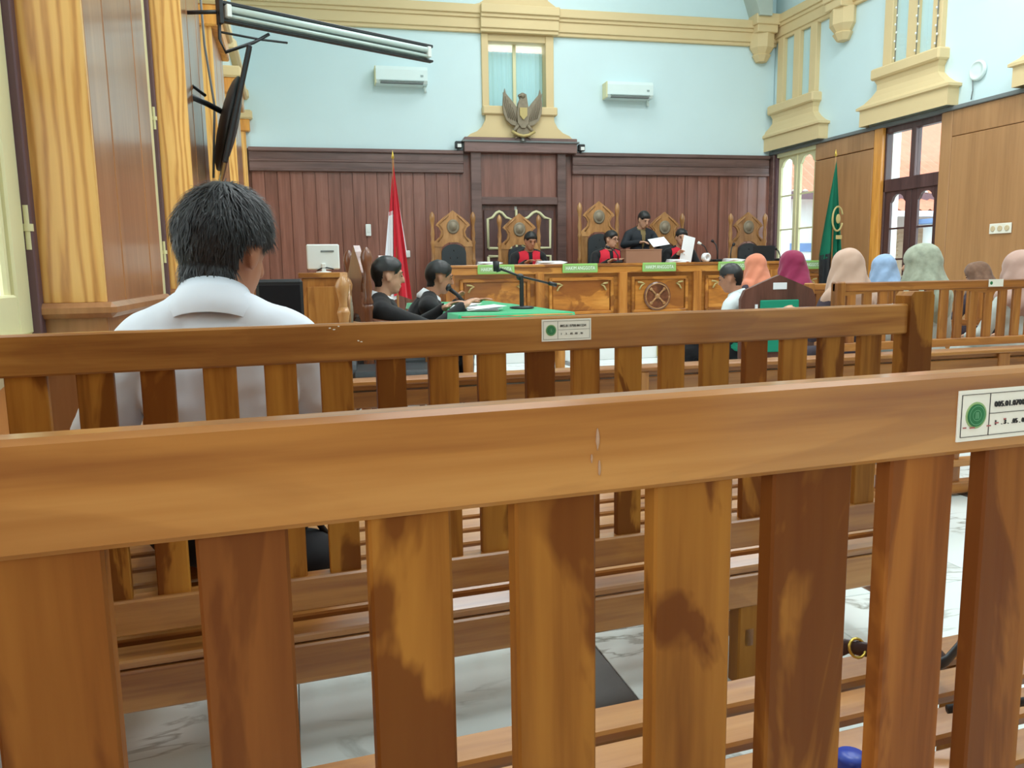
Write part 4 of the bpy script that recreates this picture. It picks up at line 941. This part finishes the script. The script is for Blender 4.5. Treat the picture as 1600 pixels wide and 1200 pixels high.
# ================================================================ PEOPLE
def V(*a): return np.array(a, float)
def rotm(rx=0, ry=0, rz=0): return np.array(Euler((rx, ry, rz), 'XYZ').to_matrix())
class Body:
    """solid primitives merged into one continuous skin by a voxel remesh"""
    def __init__(s): s.p = []
    def cone(s, a, b, ra, rb, tag): s.p.append(('c', np.array(a, float), np.array(b, float), ra, rb, tag))
    def ell(s, c, r, M, tag): s.p.append(('e', np.array(c, float), np.array(r, float), np.array(M, float), None, tag))
    def dist(s, P):
        D = []
        for q in s.p:
            if q[0] == 'c':
                _, a, b, ra, rb, _t = q; ab = b-a; L2 = max(ab@ab, 1e-9); t = np.clip(((P-a)@ab)/L2, 0, 1)
                D.append(np.linalg.norm(P-(a+t[:, None]*ab), axis=1)-(ra+(rb-ra)*t))
            else:
                _, c, r, M, _n, _t = q; l = (P-c)@M; k = np.linalg.norm(l/r, axis=1); D.append((k-1)*r.min())
        return np.array(D)
    def mesh(s, name, voxel, smooth=4):
        m = MB()
        for q in s.p:
            if q[0] == 'c':
                _, a, b, ra, rb, _t = q; ax = Vector(b-a); L = ax.length or 1e-4
                Q = ax.to_track_quat('Z', 'Y').to_matrix().to_4x4(); T = Matrix.Translation(Vector(a)) @ Q
                prof = [(max(1e-4, ra*math.cos(R(-90+18*k))), ra*math.sin(R(-90+18*k))) for k in range(6)]+[(max(1e-4, rb*math.cos(R(18*k))), L+rb*math.sin(R(18*k))) for k in range(6)]
                m.lathe(prof, 14, T)
            else:
                _, c, r, M, _n, _t = q; m.ell(c, r, 18, 12, Matrix(M.tolist()))
        me = m.mesh(name); o = bpy.data.objects.new('remesh_source', me); COL.objects.link(o)
        md = o.modifiers.new('r', 'REMESH'); md.mode = 'VOXEL'; md.voxel_size = voxel; md.use_smooth_shade = True
        if smooth:
            sm = o.modifiers.new('s', 'SMOOTH'); sm.factor = .5; sm.iterations = smooth
        bpy.context.view_layer.update(); dg = bpy.context.evaluated_depsgraph_get()
        out = bpy.data.meshes.new_from_object(o.evaluated_get(dg)); out.name = name
        bpy.data.objects.remove(o); out.materials.clear()
        out.polygons.foreach_set('use_smooth', [True]*len(out.polygons))
        return out
def arrays(me):
    n = len(me.vertices); co = np.empty(n*3); me.vertices.foreach_get('co', co); co = co.reshape(-1, 3)
    no = np.empty(n*3); me.vertices.foreach_get('normal', no); no = no.reshape(-1, 3)
    F = [tuple(p.vertices) for p in me.polygons]
    return co, no, F
def shell(name, co, F, mask, mat, parent, label=None):
    keep = [f for f in F if all(mask[i] for i in f)]
    if not keep: return None
    used = sorted({i for f in keep for i in f}); mp = {u: k for k, u in enumerate(used)}
    me = bpy.data.meshes.new(name); me.from_pydata([tuple(co[i]) for i in used], [], [[mp[i] for i in f] for f in keep])
    me.polygons.foreach_set('use_smooth', [True]*len(me.polygons)); me.materials.append(MATS[mat]); me.update()
    o = bpy.data.objects.new(name, me); COL.objects.link(o); o.parent = parent
    if label: o['label'] = label
    return o
def wob(P, f, seed=0):
    r = np.random.default_rng(seed); out = np.zeros(len(P))
    for k in range(5):
        d = r.normal(size=3); d /= np.linalg.norm(d); out += np.sin(P@d*f*(.6+.5*k)+r.uniform(0, 6.3))/(1+.5*k)
    return out/2.4
def hand(B, wrist, fwd, up, side, curl=.5, k=1.0, tag='skin'):
    """palm, four unequal fingers with knuckle bends and a thumb leaving the side of the palm"""
    f = fwd/np.linalg.norm(fwd); u = up-f*(up@f); u /= np.linalg.norm(u); s = np.cross(f, u)*side
    B.ell(wrist+f*.045*k, (.042*k, .05*k, .019*k), np.array([s, f, u]).T, tag)
    base = wrist+f*.085*k
    for i, (off, ln) in enumerate(((-.030, .062), (-.010, .074), (.010, .070), (.029, .054))):
        p = base+s*off*k; a = curl*.35; d = f
        for j, q in enumerate((.45, .32, .23)):
            a += curl*(.45 if j else .2); d = f*math.cos(a)-u*math.sin(a); n = p+d*ln*q*1.25*k; B.cone(p, n, (.0095-.001*j)*k, (.0088-.001*j)*k, tag); p = n
    p = wrist+f*.025*k-s*.032*k
    d = (f*.55-s*.75-u*.25); d /= np.linalg.norm(d); n = p+d*.036*k; B.cone(p, n, .0125*k, .0105*k, tag)
    d = (f*.85-s*.25-u*.45*curl); d /= np.linalg.norm(d); B.cone(n, n+d*.032*k, .0105*k, .0085*k, tag)
def person(label, loc, rz, hz=.50, k=1.0, lean=0, side_lean=0, head=(0, 0, 0), neck_fwd=.02, arms=None, stand=False, top='shirt_white', bottom='trousers', skin='skin', hair='hair_black', voxel=.011,
           sh_w=.185, hijab=None, sleeve='long', bib=False, jabot=False, collar=None, lapel=None, hair_th=.015, face=True, glasses=False, tufts=0, hk=1.0, hdrop=0, strand=None, folds=1.0, group=None, loose=.008, z_off=0, feet=.30, hairline=0, nape=0):
    root = empty('person', (loc[0], loc[1], z_off), rz, label, 'person', group)
    B = Body(); H = V(0, 0, hz); Rt = rotm(-lean, side_lean, 0)       # lean>0 bends toward +y
    sp = lambda x, y, z: H+Rt@(V(x, y, z)*k)
    I = np.eye(3)
    B.ell(sp(0, -.01, .02), V(.165, .125, .12)*k, Rt, 'bottom'); B.ell(sp(0, 0, .15), V(.145, .11, .15)*k, Rt, 'top'); B.ell(sp(0, .005, .31), V(.165, .118, .17)*k, Rt, 'top')
    shL, shR = sp(-sh_w, -.01, .385), sp(sh_w, -.01, .385)
    B.cone(sp(-sh_w*.9, -.01, .385), sp(sh_w*.9, -.01, .385), .064*k, .064*k, 'top')
    B.ell(sp(0, -.03, .425), V(.075, .055, .05)*k, Rt, 'top')
    for q in (-1, 1): B.cone(sp(q*sh_w*.95, -.012, .392), sp(q*.035, -.02, .452), .055*k, .052*k, 'top')
    nb = sp(0, -.01, .455); Rh = Rt@rotm(lean, -side_lean, 0)@rotm(0, 0, head[0])@rotm(-head[1], 0, 0)@rotm(0, head[2], 0)
    hc = nb+V(0, neck_fwd, 0)+Rt@V(0, .01, .10)*k*.6+Rh@V(0, .012, .105)*k-V(0, 0, hdrop); kb = k; k = k*hk
    B.cone(nb-Rt@V(0, 0, .02), hc+Rh@V(0, -.02, -.05)*k, .058*k, .054*k, 'skin')
    hd = lambda x, y, z: hc+Rh@(V(x, y, z)*(kb*hk))
    B.ell(hd(0, -.008, .025), V(.076, .096, .092)*k, Rh, 'head'); B.ell(hd(0, .012, -.035), V(.062, .074, .085)*k, Rh, 'head'); B.ell(hd(0, .045, -.085), V(.040, .038, .034)*k, Rh, 'head')
    B.cone(hd(0, .088, .015), hd(0, .104, -.028), .009*k, .014*k, 'head'); B.ell(hd(0, .082, -.062), V(.024, .012, .010)*k, Rh, 'head'); B.ell(hd(0, .078, .028), V(.055, .016, .012)*k, Rh, 'head')
    for q in (-1, 1): B.ell(hd(q*.078, -.004, -.012), V(.009, .020, .034)*k, Rh@rotm(0, 0, q*.35), 'ear')
    kh = k; k = kb
    arms = arms or {}
    for q, shp in ((-1, shL), (1, shR)):
        el, wr, curl, dn = arms.get(q, ((q*.25, .06, hz+.13), (q*.16, .26, hz+.10), .6, (0, 0, 1)))
        el, wr = V(*el), V(*wr)
        B.cone(shp, el, .054*k, .044*k, 'top'); B.cone(el, wr, .043*k, .029*k, 'fore')
        hand(B, wr, wr-el+V(0, 0, 0), V(*dn), q, curl, k*.95)
    for q in (-1, 1):
        hp = sp(q*.085, 0, 0)
        if stand:
            kn = V(q*.09, .02, hz*.53); an = V(q*.09, -.01, .08); B.cone(hp, kn, .085*k, .06*k, 'bottom')
        else:
            kn = V(q*.11, .42*k, hz-.02); an = V(q*.11, .42*k+(feet-.30), .09); B.cone(hp, kn, .085*k, .062*k, 'bottom')
        B.cone(kn, an, .058*k, .042*k, 'bottom'); B.cone(an-V(0, .02, .04), an+V(0, .14, -.05), .042, .034, 'shoe')
    me = B.mesh('body', voxel, 3); co, no, F = arrays(me)
    D = B.dist(co); tags = np.array([q[-1] for q in B.p])[D.argmin(0)]
    me.materials.append(MATS[skin]); body = bpy.data.objects.new('body', me); COL.objects.link(body); body.parent = root
    chz = (co-H)@Rt/k; tags = np.where((tags == 'skin') & (chz[:, 2] < .475) & (np.abs(chz[:, 0]) < .1) & (np.abs(chz[:, 1]) < .1) & (chz[:, 2] > .36) & (chz[:, 1] < .05), 'top', tags)
    lo = (co-hc)@Rh/kh                                          # head space
    is_top = (tags == 'top') | ((tags == 'fore') if sleeve == 'long' else False)
    if sleeve == 'long':
        ok = np.ones(len(co), bool)
        for q, shp in ((-1, shL), (1, shR)):
            el, wr, *_ = arms.get(q, ((q*.25, .06, hz+.13), (q*.16, .26, hz+.10), .6, (0, 0, 1)))
        is_top = is_top
    fold = (wob(co, 26, 3)*.0045+wob(co, 55, 4)*.002)*folds
    shell('shirt' if top.startswith('shirt') else 'jacket' if top == 'suit' else 'robe' if top == 'robe_black' else 'dress', co+no*(loose+fold)[:, None], F, is_top, top, root)
    shell('trousers' if bottom == 'trousers' else 'skirt', co+no*(.007+fold*.6)[:, None], F, (tags == 'bottom') & ~((co[:, 2] > hz+.09) & True), bottom, root); [shell('shoe', co+no*.006, F, (tags == 'shoe') & (co[:, 0]*q > 0), 'black_plastic', root) for q in (-1, 1)]
    hl = np.interp(lo[:, 1], [-.12, -.06, -.01, .02, .05, .075, .11], [-.088+nape, -.082+nape, -.055+nape*.4, -.004, .016, .044, .058])+hairline
    hs_ = lo[:, 2]-hl
    nearear = (np.abs(lo[:, 0]) > .05) & (lo[:, 1] > -.035) & (lo[:, 1] < .03) & (lo[:, 2] < .022) & (lo[:, 2] > -.07); hs_ = np.where(nearear, -.02, hs_)
    hm = ((tags == 'head') | ((tags == 'skin') & (lo[:, 1] < .0) & (lo[:, 2] > -.16) & (np.abs(lo[:, 0]) < .07))) & (hs_ > -.004)
    if hijab is None:
        th = hair_th*np.clip(hs_/.035, .06, 1)*(1+.25*wob(co, 60, 9))*k
        hobj = shell('hair', co+no*th[:, None], F, hm, hair, root)
        if tufts:
            idx = np.nonzero(hm & (hs_ > .0))[0]; r = np.random.default_rng(5); m = MB(); crown = V(.01, -.045, .10)
            for _ in range(tufts):
                i = idx[r.integers(len(idx))]; n_ = no[i]; p = co[i]+n_*th[i]*.8+r.normal(size=3)*.002
                rad = lo[i]-crown; rad = Rh@(rad/max(.02, np.linalg.norm(rad))); d = rad-n_*(rad@n_); d = d/max(1e-6, np.linalg.norm(d)) if np.linalg.norm(d) > 1e-3 else V(1, 0, 0)
                sw = np.cross(n_, d); d = d+sw*r.normal()*.35+V(0, 0, -.25); d /= np.linalg.norm(d); L_ = r.uniform(.022, .05)*(1.15 if lo[i][2] > .03 else .8)*(.5 if lo[i][1] > .02 else 1); lift = r.uniform(.1, .8)
                sw = np.cross(n_, d); sw /= np.linalg.norm(sw); wd = r.uniform(.0008, .0018); q1 = p+d*L_*.5+n_*L_*lift*.28; q2 = p+d*L_+n_*L_*lift*.30
                m.add([p-sw*wd, p+sw*wd, q1+sw*wd*.8, q1-sw*wd*.8, q2], [(0, 1, 2, 3), (3, 2, 4)])
            me2 = m.mesh('hair_strands'); me2.materials.append(MATS[strand or hair]); o = bpy.data.objects.new('hair_strands', me2); COL.objects.link(o); o.parent = root; o['kind'] = 'stuff'
    else:
        Hb = Body(); Hb.ell(hd(0, -.015, .024), V(.102, .124, .114)*k, Rh, 'h'); Hb.ell(hd(0, -.01, -.05), V(.104, .118, .12)*k, Rh, 'h'); Hb.cone(hd(0, -.03, -.03), sp(0, -.02, .38), .112*k, .165*k, 'h')
        Hb.cone(sp(-.12, -.01, .405), sp(.12, -.01, .405), .082*k, .082*k, 'h'); Hb.ell(sp(0, .05, .34), V(.15, .10, .12)*k, Rt, 'h'); Hb.ell(sp(0, -.05, .35), V(.15, .09, .11)*k, Rt, 'h')
        mh = Hb.mesh('headscarf', .012, 5); c2, n2, F2 = arrays(mh); l2 = (c2-hc)@Rh/k
        op = (l2[:, 1] > .05) & ((l2[:, 0]/.062)**2+((l2[:, 2]+.012)/.082)**2 < 1)
        zf = np.clip((.06-l2[:, 2])/.2, 0, 1); ang = np.arctan2(l2[:, 0], l2[:, 1])
        dsp = .006+zf*.009*np.sin(ang*8+l2[:, 2]*30+1.5*np.sin(l2[:, 0]*20))+.006*wob(c2, 34, int(abs(loc[0])*100))+.003*wob(c2, 70, 5)
        shell('headscarf', c2+n2*dsp[:, None], F2, ~op, hijab, root); bpy.data.meshes.remove(mh)
    k = kh
    if face:
        for q in (-1, 1):
            MB().ell(hd(q*.032, .088, .004), (.012*k, .005*k, .005*k), 8, 6, Matrix(Rh.tolist())).build('eye', 'eye_dark', root)
            MB().ell(hd(q*.033, .089, .030), (.019*k, .005*k, .0045*k), 8, 5, Matrix(Rh.tolist())).build('eyebrow', 'eye_dark', root)
    if glasses:
        g = MB()
        for q in (-1, 1): g.tube([hd(q*.034+.024*math.cos(a), .104, .002+.018*math.sin(a)) for a in [2*PI*j/14 for j in range(15)]], .002, 5)
        g.tube([hd(-.012, .106, .006), hd(.012, .106, .006)], .002, 5)
        for q in (-1, 1): g.tube([hd(q*.058, .102, .006), hd(q*.084, .0, .008)], .002, 5)
        g.build('glasses', 'black_metal', root)
    k = kb; ch = (co-H)@Rt/k
    fr = is_top & (ch[:, 1] > .02) & (tags == 'top')
    if bib: shell('red_bib', co+no*(loose+.008+fold*.3)[:, None], F, fr & (np.abs(ch[:, 0]) < .15) & (np.abs(ch[:, 0]) > .018+.12*np.clip(ch[:, 2]-.40, 0, 1)) & (ch[:, 2] > .18), 'bib_red', root)
    if jabot:
        m = MB(); n = 9
        for j in range(n):
            t = j/(n-1); p = sp(0, .118-.03*(t < .2), .40-.19*t); m.ell(p, ((.022+.022*t)*k, .014*k, .016*k), 10, 6, Matrix(Rt.tolist()))
        m.build('jabot', 'paper', root)
    if lapel: shell('shirt_front', co+no*(loose+.005), F, fr & (np.abs(ch[:, 0]) < .012+.12*np.clip(ch[:, 2]-.20, 0, 1)) & (ch[:, 2] > .18), lapel, root)
    if collar:
        m = MB(); n = 28; rings = []
        nc = hc+Rh@V(0, -.02, -.06)*k; axis = nc-nb; axis /= np.linalg.norm(axis); cN = nb+axis*.012
        xx = np.cross(V(0, 1, 0), axis); xx /= np.linalg.norm(xx); yy = np.cross(axis, xx)
        for j in range(n+1):
            a = R(-90+18)+(2*PI-R(36))*j/n+PI
            c_, s_ = math.cos(a+0), math.sin(a+0); back = .5-.5*s_
            for (rr, zz) in ((.070, -.012), (.067, .018+.012*back), (.071, .026+.014*back), (.080, .012+.004*back), (.096, -.022), (.088, -.045)):
                p = cN+(xx*c_*1.02+yy*s_*1.05)*rr*k+axis*zz*k; m.v.append(tuple(p))
        for j in range(n):
            for i in range(5): m.f.append([j*6+i, j*6+i+1, (j+1)*6+i+1, (j+1)*6+i]); m.sm.append(True)
        m.build('collar', collar, root)
    return root, hd, sp
def local(p, root_loc, rz):
    d = Vector((p[0]-root_loc[0], p[1]-root_loc[1], 0)); d.rotate(Euler((0, 0, -rz))); return (d.x, d.y, p[2])

# foreground man on the second bench
person('man in a white shirt seen from behind on the second bench', (-.165, 1.80), 0, .50, 1.0, -.02, .0, (R(-38), R(14), R(4)), .03,
       {-1: ((-.245, .03, .70), (-.20, .26, .60), .6, (0, 0, 1)), 1: ((.215, .06, .70), (.16, .28, .60), .6, (0, 0, 1))}, False, 'shirt_white', 'trousers', 'skin', 'hair_grey', .0075, .150, collar='shirt_white', hair_th=.014, tufts=11000, nape=-.022, face=False, hk=1.07, hdrop=.022, folds=2.2, strand='hair_strand', loose=.010)
# two robed men at the green table
RZ = R(-90)
l1 = (.50, 5.12); person('robed man in black with his arm stretched over the green cloth', l1, RZ, .42, .97, .10, 0, (R(0), R(6), 0), .02,
       {1: ((.10, .36, .66), (.02, .56, .80), .5, (0, 0, 1)), -1: ((-.22, .2, .62), (-.10, .46, .79), .5, (0, 0, 1))}, False, 'robe_black', 'trousers', 'skin_light', 'hair_black', .008, .18, jabot=True, collar='paper', loose=.014)
l2 = (.78, 5.72); person('robed man in black bending to a hand microphone', l2, RZ, .44, .97, .42, 0, (R(0), R(10), 0), .02,
       {1: ((.16, .34, .66), (.03, .37, .80), 1.0, (0, -1, .3)), -1: ((-.22, .30, .70), (-.10, .52, .80), .5, (0, 0, 1))}, False, 'robe_black', 'trousers', 'skin', 'hair_black', .008, .185, collar='paper', loose=.014)
hm = empty('hand_microphone', (1.13, 5.68, .78), 0, 'black hand microphone held to the bent robed man\'s mouth', 'microphone')
MB().tube([(.07, -.02, .03), (.02, 0, .09), (-.03, .01, .13)], [.012, .014, .016], 10).build('grip', 'black_plastic', hm); MB().ell((-.045, .012, .145), (.026, .026, .028), 12, 8).build('head', 'black_metal', hm)
# the bench of judges
JZ = PI+BA
def jarms(hz): return {-1: ((-.24, .12, hz+.16), (-.10, .34, hz+.28), .6, (0, 0, 1)), 1: ((.24, .12, hz+.16), (.10, .34, hz+.28), .6, (0, 0, 1))}
j = CT(3.61, 1.40); person('judge with a red bib reading papers before the double door', j, JZ, .50, .95, .20, 0, (R(8), R(20), 0), .03, jarms(.50), False, 'robe_black', 'trousers', 'skin', 'hair_black', .009, .19, bib=True, jabot=True, loose=.014, z_off=.36)
j = CT(4.74, 1.40); person('spectacled judge with a red bib turning to the clerk', j, JZ, .50, .95, .12, 0, (R(38), R(8), 0), .03, jarms(.50), False, 'robe_black', 'trousers', 'skin_light', 'hair_black', .009, .19, bib=True, jabot=True, glasses=True, loose=.014, z_off=.36)
j = CT(5.77, 1.42); person('judge with a red bib half hidden behind a raised sheet', j, JZ, .52, .95, .12, 0, (R(-12), R(10), 0), .03,
       {1: ((.24, .12, .68), (.16, .34, .86), .8, (0, -1, 0)), -1: ((-.26, .12, .66), (-.22, .38, .79), .6, (0, 0, 1))}, False, 'robe_black', 'trousers', 'skin_light', 'hair_black', .009, .19, bib=True, loose=.014, z_off=.36)
j = CT(5.31, 1.12); person('clerk in a dark suit standing between two judges with a document', j, JZ, .80, .93, .12, 0, (R(14), R(26), 0), .03,
       {-1: ((-.24, .10, 1.02), (-.14, .32, 1.05), .7, (0, 0, 1)), 1: ((.25, .06, 1.02), (.10, .30, 1.04), .7, (0, 0, 1))}, True, 'suit', 'trousers', 'skin_light', 'hair_black', .009, .185, lapel='tie', collar='tie', loose=.012, z_off=.36)
for (s, t, z, ry, rx, w_, h_, lb) in ((5.40, 1.60, 1.40, -.15, -1.0, .24, .20, 'white document in the standing clerk\'s hand'), (5.73, 1.80, 1.30, .25, -.15, .17, .34, 'white sheet raised before the right-hand judge\'s face')):
    p = MB().box((0, 0, 0), (w_, .004, h_), None, .001).build('held_sheet', 'paper', None, CT(s, t, z), (rx, ry, BA), label=lb, cat='paper')
# witness and gallery
person('man in a white shirt sitting in the gabled chair, head turned away', (3.36, 5.50), R(38), .40, .90, .05, 0, (R(12), R(14), 0), .02, None, False, 'shirt_cream', 'trousers', 'skin', 'hair_black', .011, .18, collar='shirt_cream')
G = 'women in headscarves among the spectators'
def woman(label, x, y, crown, rz, scarf, dress, k=.88, head=(0, 0, 0), arms=None, vox=.012): return person(label, (x, y), rz, max(.40, crown-.755*k), k, .03, 0, head, .02, arms, False, dress, dress, 'skin_light', 'hair_black', vox, .16, hijab=scarf, face=True, group=G)
lb_ = empty('low_bench', (4.45, 6.95, 0), 0, 'backless wooden bench under the orange headscarf', 'bench')
for k in range(4): bx('seat_slat', (-.5, -.19+.095*k, .36), (.5, -.10+.095*k, .385), 'bar_x', lb_, .003)
for x in (-.42, .42): bx('leg_panel', (x-.03, -.17, 0), (x+.03, .17, .36), 'bar_z', lb_, .004)
woman('spectator in an orange headscarf behind the gabled chair', 4.46, 6.98, 1.165, R(20), 'hijab_orange', 'dress_dark', .90)
woman('spectator in a maroon headscarf beside the gabled chair', 4.0, 5.72, 1.17, R(5), 'hijab_maroon', 'dress_dark', .92)
woman('spectator in a beige headscarf at the end of the arched bench', 3.43, 4.32, 1.14, R(-6), 'hijab_beige', 'dress_dark', .92, (R(-20), 0, 0), {-1: ((-.24, .0, .60), (-.27, .16, .72), .8, (0, -1, 0)), 1: ((.22, .08, .58), (.14, .26, .52), .6, (0, 0, 1))})
woman('spectator in a pale blue headscarf between beige and sage ones', 4.80, 5.60, 1.125, R(0), 'hijab_blue', 'dress_dark', .88)
woman('spectator in a large patterned sage headscarf on the arched bench', 4.03, 4.34, 1.17, R(4), 'hijab_sage', 'dress_pale', 1.0, (R(25), 0, 0))
woman('spectator in a mottled brown headscarf bending low', 5.85, 5.62, 1.06, R(2), 'hijab_brown', 'dress_dark', .84, (R(30), R(20), 0))
woman('spectator in a dusty rose headscarf nearest the frame edge', 4.80, 4.30, 1.12, R(0), 'hijab_rose', 'dress_pale', .92)
